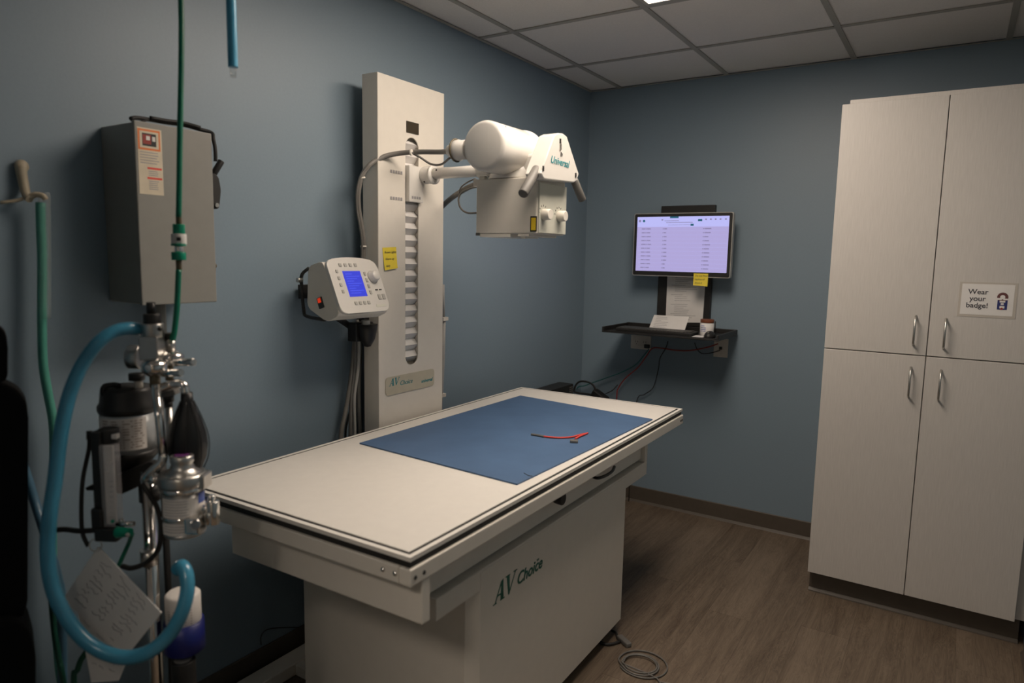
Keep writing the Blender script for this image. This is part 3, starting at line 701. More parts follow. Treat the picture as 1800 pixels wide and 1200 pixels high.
part(t, 'casing', SILV, G().prism(rr2(MY, mx0, mx1, mz0, mz1, .010), (0, .032, 0)))
part(t, 'bezel', BLACK, G().prism(rr2(MY-.0015, mx0+.004, mx1-.004, mz0+.004, mz1-.004, .008), (0, .0014, 0)))
part(t, 'rear_hub', BLACK, G().box(.58, .72, MY+.033, -.106, 1.49, 1.64, .004))
sx0, sx1, sz0, sz1 = mx0+.020, mx1-.020, mz0+.027, mz1-.020
SY_ = MY-.0022
sc_ = part(t, 'screen', SCREEN, G().box(sx0, sx1, SY_, SY_+.0006, sz0, sz1), 'lit lavender list screen')
SWd, SHt = sx1-sx0, sz1-sz0
def scr(name, m, u0, u1, v0, v1, h=.0004): # v from top
    return part(t, name, m, G().box(sx0+u0*SWd, sx0+u1*SWd, SY_-h, SY_-h+.0003, sz1-v1*SHt, sz1-v0*SHt), parent=sc_)
scr('header_bar', SCREENH, 0.001, .999, .001, .185)
for i in range(1, 12): scr('row_line', SCREENH, .02, .99, .185+.0735*i-.002, .185+.0735*i)
for i in range(11):
    v = .212+.0715*i
    for u0, ws in ((.055, (.05, .012, .045)), (.295, (.008, .034)), (.735, (.012, .06))):
        u = u0; g = G()
        for w__ in ws:
            w2 = w__*random.uniform(.7, 1.15)
            g.box(sx0+u*SWd, sx0+(u+w2)*SWd, SY_-.0008, SY_-.0005, sz1-(v+.018)*SHt, sz1-v*SHt); u += w2+.006
        part(t, 'list_entry', SCRTXT, g, parent=sc_)
for q in ((.37, .465, .0, .03), (.675, .72, .052, .088), (.597, .632, .135, .17)): scr('button_graphic', SCRTEAL, *q, .0009)
for u, m_ in ((.03, SCRTXT), (.077, SCRTEAL)):
    part(t, 'screen_icon', m_, G().lathe([(.007, 0), (.007, .0003)], (sx0+u*SWd, SY_-.0007, sz1-.075*SHt), (0, -1, 0), 14), parent=sc_)
for u in (.285, .76, .81, .86, .91, .965): part(t, 'screen_icon', SCRTXT, G().box(sx0+(u-.009)*SWd, sx0+(u+.009)*SWd, SY_-.0009, SY_-.0006, sz1-.07*SHt, sz1-.045*SHt), parent=sc_)
scr('header_text', SCRTXT, .31, .47, .072, .080, .0009); scr('header_text', SCRTXT, .33, .62, .103, .113, .0009); scr('header_text', SCRTXT, .35, .59, .148, .154, .0009)
note('sticky_note', 'yellow sticky note stuck on the lower right edge of monitor', ((1219.5, 480.5), (1245, 481), (1244, 503.5), (1219, 501)), Y=MY-.0025, lines=('Do not Mod', 'keyboard!', 'Store it'), curl=.006)
# paper sheet on track
t = Thing('instruction_sheet', 'printed white instruction sheet taped on black track below the monitor', 'paper', (.65, -.034, 1.14))
q4 = [ony(*q, -.032) for q in ((1174, 489), (1241, 492), (1235, 567), (1170, 566))]
q4[0] = ony(1173.5, 478, -.032); q4[1] = ony(1241, 480, -.032)
part(t, 'sheet', PAPER, G().prism(q4, (0, -.0006, 0)))
g = G(); tl, tr2, br, bl = q4
for i in range(24):
    f = .07+.038*i; a_ = tl.lerp(bl, f); b_ = tr2.lerp(br, f)
    if i in (9, 14): continue
    ind = .12 if i % 5 == 0 else .22; e_ = ind+random.uniform(.25, .6)
    p_, q_ = a_.lerp(b_, ind), a_.lerp(b_, min(e_, .88))
    g.prism([p_+V((0, -.001, 0)), q_+V((0, -.001, 0)), q_+V((0, -.001, .0022)), p_+V((0, -.001, .0022))], (0, -.0003, 0))
part(t, 'print_lines', INKL, g)
# tray
TZ = 1.098; TYF = -.375
xa, xb = onz(1064, 577, TZ), onz(1265, 603, TZ)
tx0, tx1 = .312, .962
t = Thing('keyboard_tray', 'black wall-mounted tray with raised rim holding keyboard', 'tray', (.64, -.2, 1.07))
TF = -.385
part(t, 'shelf', BLACK, G().box(tx0, tx1, TF, -.031, 1.072, 1.080, .002))
part(t, 'back_rim', BLACK, G().box(tx0, tx1, -.045, -.0315, 1.0805, 1.104, .002))
part(t, 'side_rim', BLACK, G().box(tx0, tx0+.012, TF, -.046, 1.0805, 1.103, .002))
part(t, 'side_rim', BLACK, G().box(tx1-.012, tx1, TF, -.046, 1.0805, 1.103, .002))
part(t, 'front_lip', BLACK, G().box(tx0+.0125, tx1-.0125, TF, TF+.012, 1.0805, 1.084, .001))
KZ = 1.0805
t = Thing('keyboard', 'black full-size keyboard lying on the black wall tray', 'keyboard', (.56, -.26, KZ))
part(t, 'base', BLACK, G().box(.375, .80, -.345, -.205, KZ, KZ+.016, .003))
KEY = mat('charcoal_key', (.055, .052, .048), .4)
for r_ in range(6):
    x = .382; y = -.224-.021*r_
    wid = [.0185]*22
    if r_ == 5: wid = [.024, .024, .024, .11, .024, .024, .024]+[.0185]*7
    for w__ in wid:
        if x+w__ > .797: break
        part(t, 'key', KEY, G().box(x, x+w__-.003, y-.0165, y, KZ+.0163, KZ+.021)); x += w__
t = Thing('mouse', 'black computer mouse beside jar on the keyboard tray', 'mouse', (.885, -.33, KZ))
g = G().sphere((.895, -.315, KZ+.004), .03, (.95, 1.5, 1.05), 20)
for v_ in g.b.verts: v_.co.z = max(v_.co.z, KZ+.0002)
part(t, 'body', BLACK, g)
part(t, 'wheel', DARKM, G().cyl((.890, -.343, KZ+.028), (.900, -.343, KZ+.028), .007))
t = Thing('specimen_jar', 'small labelled jar with brown lid on the keyboard tray', 'jar', (.855, -.2, KZ))
jp = onz(1241.5, 589, KZ); jp = V((jp.x, -.235, KZ)); jx = ony(1242, 590, -.235).x
JR = .036
part(t, 'jar', PAPER, G().lathe([(JR-.003, 0), (JR, .004), (JR, .066), (JR-.004, .070)], (jx, -.235, KZ), seg=24))
part(t, 'lid', AMBER, G().cyl((jx, -.235, KZ+.0705), (jx, -.235, KZ+.088), JR, bev=.002, seg=24), 'brown lid')
g = G()
for i, q in enumerate((.056, .046, .036, .028)):
    aa = [-.75+i_*.22 for i_ in range(5 if i else 4)]
    g.prism([(jx+(JR+.0003)*math.sin(a_), -.235-(JR+.0003)*math.cos(a_), KZ+q) for a_ in aa]+[(jx+(JR+.0003)*math.sin(a_), -.235-(JR+.0003)*math.cos(a_), KZ+q-.003) for a_ in aa[::-1]], (0, -.0005, 0))
part(t, 'label_print', LABELB, g)
a_ = onz(1213, 598, KZ+.001); solo('note_pad', PAPER, G().box(.812, .866, -.352, -.275, KZ, KZ+.003), 'small white notepad between keyboard and black mouse', 'notepad', (.83, -.33, KZ))
# leaning card
cp = [ony(1150, 553.5, -.13), ony(1211.5, 556.5, -.13), onz(1202.5, 583, KZ+.022), onz(1140, 578.5, KZ+.022)]
cp[2] = ony(1202.5, 583.5, -.205); cp[3] = ony(1140, 579, -.205)
t = Thing('white_card', 'white card with printed lines leaning above the keyboard', 'card', (cp[2]+cp[3])/2)
part(t, 'card', PAPER, G().prism(cp, (0, -.0007, .0005)))
g = G(); tl, tr2, br, bl = cp
for i in range(7):
    f = .12+.11*i; a_, b_ = tl.lerp(bl, f), tr2.lerp(br, f); e_ = random.uniform(.25, .5); nn = V((0, -.0014, .001)); dn = (bl-tl).normalized()*.002
    p_, q_ = a_.lerp(b_, .1)+nn, a_.lerp(b_, e_)+nn
    g.prism([p_, q_, q_+dn, p_+dn], (0, -.0002, .0002))
part(t, 'print_lines', INKL, g)
p = onz(1158, 580, KZ+.03); solo('purple_cap', PURPLE, G().lathe([(.0135, 0), (.0145, .004), (.0145, .010), (.011, .014), (0, .014)], ony(1158, 584, -.235)*1.0, seg=20), 'round purple cap resting on the keyboard before white card', 'cap', ony(1158, 584, -.235))
p = ony(1256, 590, -.075); solo('antenna', BLACK, G().cyl((p.x, -.075, KZ), (p.x, -.075, KZ+.066), .004, .003, 10).cyl((p.x, -.075, KZ), (p.x, -.075, KZ+.004), .012), 'thin black antenna standing behind jar on the tray', 'antenna', (p.x, -.075, KZ))
# outlets
def wplate(label, px, py, px2, py2, kindx):
    a_, b_ = ony(px, py, 0), ony(px2, py2, 0)
    tt = Thing('wall_outlet' if kindx else 'data_plate', label, 'outlet' if kindx else 'wall plate', ((a_.x+b_.x)/2, 0, b_.z))
    part(tt, 'plate', OUTLET, G().box(a_.x, b_.x, -.006, -.0005, b_.z, a_.z, .002))
    xc, zc = (a_.x+b_.x)/2, (a_.z+b_.z)/2
    if kindx:
        for dx in (-.026, .026):
            rc = part(tt, 'receptacle', OUTLET, G().box(xc+dx-.016, xc+dx+.016, -.008, -.0062, zc-.02, zc+.02, .0008))
            part(tt, 'slots', BLACK, G().box(xc+dx-.008, xc+dx-.0055, -.0086, -.0081, zc-.002, zc+.009).box(xc+dx+.0055, xc+dx+.008, -.0086, -.0081, zc-.002, zc+.009).box(xc+dx-.002, xc+dx+.002, -.0086, -.0081, zc-.012, zc-.008), parent=rc)
    else: part(tt, 'jack', BLACK, G().box(xc-.008, xc+.008, -.012, -.0062, zc-.009, zc+.007, .001))
    return xc, zc
o1 = wplate('ivory double wall outlet below left part of the tray', 1110, 588, 1144, 615, True)
o2 = wplate('ivory data wall plate below right end of tray', 1256, 594, 1279, 628.5, False)
def cable(name, m, label, pts, r, grp=None):
    return solo(name, m, G().tube(pts, r, 8, 6), label, 'cable', pts[-1], grp)
j = (1140, 615)
P_ = [ony(1141, 613, -.02), ony(1132, 624, -.03), ony(1118, 640, -.04), ony(1095, 653, -.05), ony(1060, 666, -.05), ony(1030, 677, -.05), ony(1012, 688, -.06)]
P_ += [V((P_[-1].x+.01, -.06, .4)), V((P_[-1].x+.03, -.07, .006))]
cable('network_cable', TEALC, 'teal network cable running down left from the wall outlet', P_, .0035)
P_ = [ony(1262, 604, -.05), ony(1240, 611, -.05), ony(1210, 616, -.04), ony(1185, 615, -.03), ony(1165, 612, -.03), ony(1147, 612, -.03), ony(1136, 626, -.04), ony(1122, 645, -.05), ony(1100, 664, -.05), ony(1087, 682, -.05), ony(1084, 700, -.05)]
P_ += [V((P_[-1].x, -.05, .3)), V((P_[-1].x+.02, -.06, .005))]
cable('network_cable', REDD, 'dark red cable looping under tray then down the wall', P_, .0035)
P_ = [ony(1174, 600, -.06), ony(1170, 612, -.04), ony(1160, 630, -.03), ony(1157, 650, -.03), ony(1148, 681, -.03), ony(1133, 693, -.03), ony(1119, 706, -.03)]
P_ += [V((P_[-1].x-.02, -.03, .3)), V((P_[-1].x-.02, -.04, .004))]
cable('black_cable', BLACKR, 'thin black cable hanging from tray centre down the wall', P_, .0026)
cable('black_cable', BLACKR, 'thin black cable curving from tray to the data plate', [ony(1221, 602, -.05), ony(1225, 613, -.03), ony(1234, 621, -.02), ony(1250, 620, -.015), ony(1266, 615.5, -.012)], .0026)
solo('power_plug', BLACK, G().box(o1[0]+.03, o1[0]+.062, -.03, -.009, o1[1]-.03, o1[1]-.008, .004), 'small black plug at the wall outlet corner under tray', 'plug', (o1[0]+.05, -.02, o1[1]-.02))
# computer tower in the corner and power brick behind the table
tp = onx(1008, 674, .12)
t = Thing('computer_tower', 'black computer tower in the corner behind the table end', 'computer', (.10, tp.y-.14, 0))
part(t, 'stand_shelf', BLACK, G().box(.025, .20, tp.y-.36, tp.y+.02, .30, .315).box(.03, .05, tp.y-.35, tp.y-.33, .0, .30).box(.03, .05, tp.y-.01, tp.y+.01, .0, .30).box(.17, .19, tp.y-.35, tp.y-.33, .0, .30).box(.17, .19, tp.y-.01, tp.y+.01, .0, .30))
part(t, 'case', BLACK, G().box(.025, .12, tp.y-.34, tp.y, .316, tp.z, .003))
for i in range(9): part(t, 'vent_slat', DARKM, G().box(.1202, .122, tp.y-.05, tp.y-.01, tp.z-.02-.012*i, tp.z-.014-.012*i))
pk = ony(1060, 692, -.12)
t = Thing('power_adapter', 'black power adapter with looped cord behind the table end', 'power adapter', pk)
part(t, 'brick', BLACK, G().box(-.055, .045, -.03, .03, -.09, .0, .008, Matrix.Translation(pk+V((-.005, 0, 0))) @ Matrix.Rotation(.5, 4, 'Y')))
part(t, 'cord', BLACKR, G().tube([ony(1050, 690, -.12), ony(1042, 676, -.12), ony(1030, 670.5, -.12), ony(1018, 671, -.12), ony(1011, 679, -.12), ony(1011, 689, -.12), ony(1030, 692, -.12), ony(1060, 696, -.12)], .006, 8, 6).tube([pk+V((.02, 0, -.08)), pk+V((.03, .03, -.3)), pk+V((.0, .05, -.55)), V((pk.x, -.05, .01))], .005, 8, 6))
cable('black_cable', BLACKR, 'short black cable sloping up behind power adapter', [ony(1064, 692, -.05), ony(1076, 686, -.04), ony(1086, 676, -.02)], .003)

# ============================================================ ELECTRICAL DISCONNECT BOX
EX = .17
e0, e1, e2, e3 = [onx(*q, EX) for q in ((238, 213), (374, 233), (380, 530.5), (247, 537))]
ey0, ey1 = (e0.y+e3.y)/2, (e1.y+e2.y)/2; ez1, ez0 = (e0.z+e1.z)/2, (e2.z+e3.z)/2
t = Thing('disconnect_box', 'grey steel electrical disconnect box mounted on left wall', 'electrical box', (0.08, (ey0+ey1)/2, ez0))
part(t, 'body', GREYE, G().box(.001, EX-.012, ey0+.003, ey1-.003, ez0+.003, ez1-.003, .004))
dr = part(t, 'door', GREYE, G().box(EX-.0115, EX, ey0, ey1, ez0, ez1, .003))
s_a, s_b = onx(240, 222, EX), onx(288, 344, EX)
st = part(t, 'sticker', CREAM, G().box(EX+.0002, EX+.0008, s_a.y, s_b.y, s_b.z, s_a.z), 'cream warning sticker', parent=dr)
def ebox(name, m, u0, u1, v0, v1, h=.0004):
    y_ = s_b.y-s_a.y; z_ = s_a.z-s_b.z
    return G().box(EX+.0008, EX+.0008+h, s_a.y+u0*y_, s_a.y+u1*y_, s_a.z-v1*z_, s_a.z-v0*z_)
def epart(n_, m_, *q, h=.0004): return part(t, n_, m_, ebox(n_, m_, *q, h=h), parent=dr)
epart('orange_frame', ORANGE, .02, .93, .02, .33); epart('cream_patch', CREAM, .09, .86, .05, .30, h=.0006)
epart('picture', BLACK, .19, .76, .08, .27, h=.0008); epart('picture_red', REDD, .21, .55, .10, .24, h=.001); epart('picture_pale', LABEL, .35, .50, .12, .18, h=.0012); epart('picture_pale', LABEL, .60, .72, .12, .19, h=.0012)
epart('red_bar', RED, .36, .95, .585, .615); epart('red_bar', RED, .34, .95, .735, .765)
g = G()
for v_ in (.36, .40, .44, .48, .52, .64, .67, .70, .79, .82, .85, .88, .91):
    u_ = .08 if v_ < .55 else .40
    y_ = s_b.y-s_a.y; z_ = s_a.z-s_b.z
    g.box(EX+.0008, EX+.0012, s_a.y+u_*y_, s_a.y+random.uniform(.75, .92)*y_, s_a.z-(v_+.012)*z_, s_a.z-v_*z_)
part(t, 'fine_print', INKL, g, parent=dr)
# side lever
hq = onx(383, 318, .13)
lv = part(t, 'lever_base', BLACK, G().prism(roundpoly([V((.125, ey1+.002, onx(380, 306, .13).z)), V((.125, ey1+.026, onx(380, 308, .13).z)), V((.125, ey1+.034, onx(385, 335, .13).z)), V((.125, ey1+.026, onx(385, 368, .13).z)), V((.125, ey1+.012, onx(385, 369, .13).z)), V((.125, ey1+.002, onx(385, 350, .13).z))], .012), (.03, 0, 0), .003))
part(t, 'lever', BLACK, G().cyl((.14, ey1+.020, onx(388, 310, .13).z), (.15, ey1+.042, onx(394, 285, .13).z), .009, .009, 12, bev=.002), 'black switch lever')
part(t, 'padlock_eye', STEEL, G().cyl((.156, ey1+.018, onx(385, 362, .13).z), (.159, ey1+.018, onx(385, 362, .13).z), .006))
kp = onx(377, 467, .15); part(t, 'latch', BRONZE, G().cyl((.15, ey1-.001, kp.z), (.15, ey1+.012, kp.z), .007, bev=.001).box(.145, .155, ey1, ey1+.010, kp.z-.016, kp.z-.006, .001))
part(t, 'conduit', GREYE, G().cyl((.06, (ey0+ey1)/2, ez0-.12), (.06, (ey0+ey1)/2, ez0+.003), .017))
# strap on top
P_ = [onx(230, 209, .15), onx(240, 207, .14), onx(262, 210, .13), onx(290, 215, .13), onx(320, 219, .13), onx(350, 227, .14), onx(372, 234, .15), onx(377, 245, .165), onx(376, 262, .172), onx(377, 283, .172)]
P_ = [V((p.x, p.y if i < 7 else ey1+.008, max(p.z, ez1+.005) if i < 7 else p.z)) for i, p in enumerate(P_)]
solo('black_strap', BLACKR, G().tube(P_, .0055, 8, 5).tube([p+V((.006, 0, .004)) for p in P_[2:6]], .005, 8, 5).tube([P_[0], P_[0]+V((.01, .005, -.012)), P_[1]+V((.01, .01, -.008)), P_[2]], .003, 6, 4), 'black cord strap draped over top of grey electrical box', 'strap', P_[3])

# ============================================================ ANAESTHESIA MACHINE  (stands about 1.5 m from the camera)
D0 = 1.50
def vcyl(g, px, py0, py1, rpx, d=D0, rpx1=None, bev=0, seg=24):
    """vertical cylinder whose top centre shows at (px,py0) and bottom at py1"""
    a_ = at(px, py0, d); h = (py1-py0)*d/F; k = d/F
    return g.cyl((a_.x, a_.y, a_.z-h), a_, rpx*k, (rpx if rpx1 is None else rpx1)*k, seg, bev)
K = D0/F
RT = V((rt.x, rt.y, 0)).normalized(); FT = V((fw.x, fw.y, 0)).normalized()   # the machine faces the room diagonally
def ob(g, px, py, wpx, hpx, dpx, d=D0, bev=0, rot=0, tilt=0):
    c = at(px, py, d); k = d/F
    m4 = basis(c, RT, (0, 0, 1)) @ Matrix.Rotation(tilt, 4, 'Z') @ Matrix.Rotation(rot, 4, 'Y')
    return g.box(-wpx*k/2, wpx*k/2, -hpx*k/2, hpx*k/2, -dpx*k/2, dpx*k/2, bev, m4)
pole = at(262, 900, D0+.02)
t = Thing('anesthesia_machine', 'small anaesthesia machine on a chrome pole with vaporizer, canister and black bag', 'anaesthesia machine', (pole.x, pole.y, 0))
AN = t
ptop = at(256, 640, D0+.02).z
part(t, 'pole', CHROME, G().cyl((pole.x, pole.y, .12), (pole.x, pole.y, 1.0), .0145, seg=20))
part(t, 'back_post', BLACK, G().cyl(at(281, 700, D0+.07)*1, V((at(281, 700, D0+.07).x, at(281, 700, D0+.07).y, .12)), .0075, seg=12))
g = G()
for i in range(5):
    a_ = 2*math.pi*i/5+.4; e_ = V((pole.x+.19*math.cos(a_), pole.y+.19*math.sin(a_), .075)); g.tube([(pole.x, pole.y, .13), (pole.x+.1*math.cos(a_), pole.y+.1*math.sin(a_), .12), e_], .018, 10, 4); g.sphere((e_.x, e_.y, .035), .035)
part(t, 'wheeled_base', BLACK, g)
vcyl(G_ := G(), 262, 850, 880, 17, D0+.02); part(t, 'pole_collar', BLACK, G_)
vcyl(G_ := G(), 262, 965, 992, 15, D0+.02); part(t, 'pole_collar', STEEL, G_)
# valve stack
g = G(); vcyl(g, 265, 531, 553, 7.5, D0-.02); part(t, 'valve_stem', BLACK, g)
g = G(); vcyl(g, 267, 551, 571, 14.5, D0-.02, bev=.002); part(t, 'valve_cap', BLACK, g)
g = G(); vcyl(g, 268, 568, 591, 18, D0-.02, bev=.002); vc = part(t, 'pressure_valve', STEEL, g)
p = at(281, 578, D0-.02-.02); part(t, 'valve_port', BLACK, G().sphere(p, .005), parent=vc)
g = G(); ob(g, 268, 611, 33, 42, 30, D0-.02, .002); part(t, 'valve_block', STEEL, g)
g = G().cyl(at(252, 579, D0-.02), at(238, 578, D0-.02), .005, seg=12); part(t, 'hose_barb', BRONZE, g)
# left gauge
g = G(); c = at(240, 640, D0+.01)
g.cyl(c-RT*.014+V((0, 0, .016)), c+RT*.012+V((0, 0, .016)), .026, seg=28, bev=.002); part(t, 'pressure_gauge', STEEL, g)
g = G(); vcyl(g, 240, 656, 668, 13, D0+.01); part(t, 'gauge_base', BLACK, g)
g = G(); vcyl(g, 243, 664, 682, 7, D0+.01); part(t, 'gauge_stem', OUTLET, g)
# dome valves
def dome(px, py, r, d, name='dome_valve'):
    c = at(px, py, d); k = d/F
    g = G().lathe([(r*.6*k, -.9*r*k), (r*k, -.45*r*k), (r*1.05*k, 0), (r*.9*k, .25*r*k), (r*.55*k, .5*r*k), (.3*r*k, .55*r*k)], c, seg=28); return part(t, name, CHROME, g)
dome(271, 641, 21, D0-.03); dome(302, 626, 19, D0+.01)
g = G(); vcyl(g, 297, 585, 598, 9.5, D0+.01, bev=.002); part(t, 'knob', BLACK, g)
g = G(); vcyl(g, 299, 596, 616, 9, D0+.01, 8); part(t, 'valve_neck', STEEL, g)
for a_, b_, r_ in (((286, 656), (319, 655), 6.5), ((308, 637), (341, 636), 6.5)):
    part(t, 'breathing_port', CHROME, G().cyl(at(*a_, D0-.03), at(*b_, D0-.05), r_*K, seg=18, bev=.001))
g = G(); vcyl(g, 272, 655, 680, 9, D0-.03); part(t, 'valve_tube', BRONZE, g)
g = G(); vcyl(g, 297, 640, 668, 7, D0+.01); part(t, 'valve_tube', BRONZE, g)
g = G().tube([at(279, 683, D0-.03), at(300, 676, D0-.02), at(317, 674, D0-.02), at(324, 680, D0-.02), at(326, 692, D0-.02)], .0095, 12, 5)
part(t, 'bag_elbow', CHROME, g)
g = G(); ob(g, 297, 690, 30, 10, 20, D0, .002, tilt=.2); part(t, 'manifold', DARKM, g)
g = G(); vcyl(g, 296, 690, 705, 9, D0); vcyl(g, 296, 705, 716, 7, D0); part(t, 'fitting', BLACK, g)
# slanted rods
part(t, 'support_rod', CHROME, G().cyl(at(273, 676, D0-.04), at(287, 805, D0-.05), .0085, seg=16), 'chrome slanted rod')
part(t, 'support_rod', STEEL, G().cyl(at(297, 716, D0), at(299, 798, D0), .0075, seg=16))
part(t, 'support_foot', CHROME, G().tube([at(287, 800, D0-.05), at(284, 812, D0-.05), at(268, 826, D0-.05), at(252, 842, D0-.04)], .009, 10, 4))
# bag
bt = at(325, 690, D0-.02)
k = D0/F
bg = part(t, 'rebreathing_bag', BAGM, G().lathe([(9.5*k, 0), (10*k, -14*k), (13*k, -24*k), (22*k, -44*k), (30*k, -70*k), (32.5*k, -92*k), (30*k, -115*k), (22*k, -136*k), (10*k, -150*k), (0, -153*k)], bt+RT*.004, (0.03, 0, 1), 20), 'black rubber breathing bag')
g = G()
for a_ in range(8):
    an = a_*math.pi/4+.3; g.tube([bt+RT*(r_*math.cos(an)*k+.004)+FT*(r_*math.sin(an)*k)+V((0, 0, -h_*k)) for r_, h_ in ((10.6, 14), (22.6, 44), (30.8, 70), (33.3, 92), (30.6, 116), (22, 137))], .0012, 5, 4)
part(t, 'bag_rib', BAGM, g, parent=bg)
# absorber canister
cd_ = D0+.04; cc = at(226, 740, cd_); k = cd_/F; R_ = 46*k
def cz(py): return at(226, py, cd_).z
part(t, 'absorber_lid', BLACK, G().lathe([(R_*.98, cz(722)), (R_*1.03, cz(716)), (R_*1.03, cz(710)), (R_*.94, cz(703)), (R_*.90, cz(684)), (R_*.84, cz(677)), (0, cz(675))], (cc.x, cc.y, 0), seg=36))
part(t, 'absorber_canister', CLEARB, G().lathe([(R_*.96, cz(790)), (R_*.96, cz(723))], (cc.x, cc.y, 0), seg=36))
g = G(); n_ = 14
for i in range(n_):
    a0_, a1_ = -1.9+2.2*i/n_, -1.9+2.2*(i+1)/n_
    # a label wraps the side that faces the room
    def q_(a_, z_): dd = (RT*math.sin(a_+.85)-FT*math.cos(a_+.85))*(R_*.975); return V((cc.x+dd.x, cc.y+dd.y, z_))
    g.b.faces.new([g.b.verts.new(q_(a0_, cz(782))), g.b.verts.new(q_(a1_, cz(782))), g.b.verts.new(q_(a1_, cz(726))), g.b.verts.new(q_(a0_, cz(726)))])
lb_ = part(t, 'canister_label', LABEL, g, 'pale printed canister label')
g = G()
for row in range(11):
    z_ = cz(730+row*4.6)
    for seg_ in range(4):
        s0_ = -1.35+seg_*.40; s1_ = s0_+random.uniform(.2, .36)
        vs = []
        for a_, zz_ in ((s0_, z_-.0018), (s1_, z_-.0018), (s1_, z_), (s0_, z_)):
            dd = (RT*math.sin(a_+.85)-FT*math.cos(a_+.85))*(R_*.982); vs.append(g.b.verts.new(V((cc.x+dd.x, cc.y+dd.y, zz_))))
        g.b.faces.new(vs)
part(t, 'label_print', mat('brown_ink', (.25, .17, .12), .6), g, parent=lb_)
part(t, 'canister_base', BLACK, G().lathe([(0, cz(838)), (R_*.66, cz(838)), (R_*.70, cz(815)), (R_*.93, cz(803)), (R_*1.0, cz(796)), (R_*1.0, cz(790)), (R_*.9, cz(788))], (cc.x, cc.y, 0), seg=36))
part(t, 'lid_latch', BLACK, G().tube([at(188, 700, D0), at(181, 690, D0-.01), at(184, 679, D0-.01), at(200, 676, D0), at(210, 678, D0)], .006, 8, 4))
# lower bracket
g = G().prism([at(150, 857, D0), at(180, 845, D0), at(262, 812, D0), at(285, 818, D0), at(280, 838, D0), at(215, 868, D0), at(180, 862, D0), at(152, 862, D0)], FT*.02)
part(t, 'bracket_plate', BLACK, g)
# flowmeter
fd = D0-.05
g = G(); ob(g, 178, 850, 17, 190, 22, fd, .002); ob(g, 176, 912, 22, 46, 22, fd, .006); fm = part(t, 'flowmeter_back', BLACK, g)
g = G(); vcyl(g, 191, 752, 779, 17, fd, bev=.003); part(t, 'flowmeter_cap', BLACK, g)
g = G(); ob(g, 201, 766, 14, 8, 12, fd-.006, .001); part(t, 'flowmeter_tag', LABEL, g)
g = G(); ob(g, 196, 852, 26, 146, 20, fd-.005, .002); part(t, 'flow_tube', FLOWM, g, 'clear flow tube')
g = G(); ob(g, 194, 852, 17, 142, 5, fd-.009, .001); part(t, 'flow_scale', LABEL, g)
g = G()
for i in range(14): ob(g, 196, 792+i*9, 6, .9, 1, fd-.013)
part(t, 'scale_marks', INKL, g)
g = G().sphere(at(198, 916, fd-.016), .004); part(t, 'float_ball', GREENP, g)
g = G(); ob(g, 193, 936, 40, 24, 28, fd, .004); part(t, 'flowmeter_base', BLACK, g)
g = G().cyl(at(206, 935, fd-.03), at(230, 935, fd-.035), .0115, .009, 18, bev=.001); kb = part(t, 'flow_knob', GREENP, g, 'green flow knob')
part(t, 'knob_screw', STEEL, G().sphere(at(224, 940, fd-.045), .0045), parent=kb)
part(t, 'gas_fitting', CHROME, G().cyl(at(205, 921, fd-.01), at(236, 920, fd-.01), .005, seg=10).sphere(at(214, 915, fd-.01), .005))
part(t, 'side_barb', BLACK, G().cyl(at(180, 762, fd), at(156, 763, fd), .0055, seg=10).cyl(at(157, 757, fd), at(157, 772, fd), .006, seg=10))
part(t, 'gas_tube', BLACKR, G().tube([at(157, 765, fd), at(156, 790, fd), at(146, 840, fd), at(143, 890, fd), at(145, 935, fd), at(155, 960, fd)], .0045, 8, 6))
part(t, 'gas_tube', BLACKR, G().tube([at(100, 931, fd), at(115, 930, fd), at(140, 933, fd), at(175, 931, fd)], .0058, 8, 4))
part(t, 'gas_tube', BLACKR, G().tube([at(250, 850, D0-.06), at(262, 868, D0-.06), at(277, 895, D0-.05), at(283, 930, D0-.05), at(278, 965, D0-.04), at(258, 988, D0-.03), at(232, 998, D0-.03), at(215, 995, D0-.02)], .0055, 8, 6))
part(t, 'gas_tube', GREEN, G().tube([at(232, 938, fd), at(226, 955, D0), at(217, 975, D0), at(208, 995, D0)], .0045, 8, 4), 'green gas tube')
# vaporizer
vd = D0-.04; vp = at(322, 860, vd); k = vd/F
def vz(py): return at(322, py, vd).z
def lat(prof): return G().lathe([(r_*k, vz(py)) for r_, py in prof], (vp.x, vp.y, 0), seg=40)
part(t, 'vaporizer_dial', STEEL, lat([(0, 797), (17, 797), (19.5, 799), (19.5, 808), (17, 813), (22, 822), (31, 828), (31, 829)][::-1]))
part(t, 'dial_centre', PURPLE, G().lathe([(13*k, 0), (12*k, .001)], (vp.x, vp.y, vz(797)), seg=24))
part(t, 'vaporizer_collar', STEEL, lat([(39, 850), (40, 846), (40, 833), (38, 829), (30, 828)]))
g = G(); ob(g, 356, 843, 20, 26, 34, vd, .003); part(t, 'collar_block', STEEL, g)
part(t, 'vaporizer_ring', CHROME, lat([(34, 862), (37, 858), (37, 851), (34, 850)]))
vb = part(t, 'vaporizer_body', STEEL, lat([(33, 936), (34.5, 932), (34.5, 862)]))
def wrap(name, m_, a0_, a1_, p0_, p1_, rr_, lab=None):
    g_ = G(); N_ = 10
    for i in range(N_):
        vs = []
        for a_, pp in ((a0_+(a1_-a0_)*i/N_, p1_), (a0_+(a1_-a0_)*(i+1)/N_, p1_), (a0_+(a1_-a0_)*(i+1)/N_, p0_), (a0_+(a1_-a0_)*i/N_, p0_)):
            dd = (RT*math.sin(a_+.42)-FT*math.cos(a_+.42))*(rr_*k); vs.append(g_.b.verts.new(V((vp.x+dd.x, vp.y+dd.y, vz(pp)))))
        g_.b.faces.new(vs)
    return part(t, name, m_, g_, lab, parent=vb)
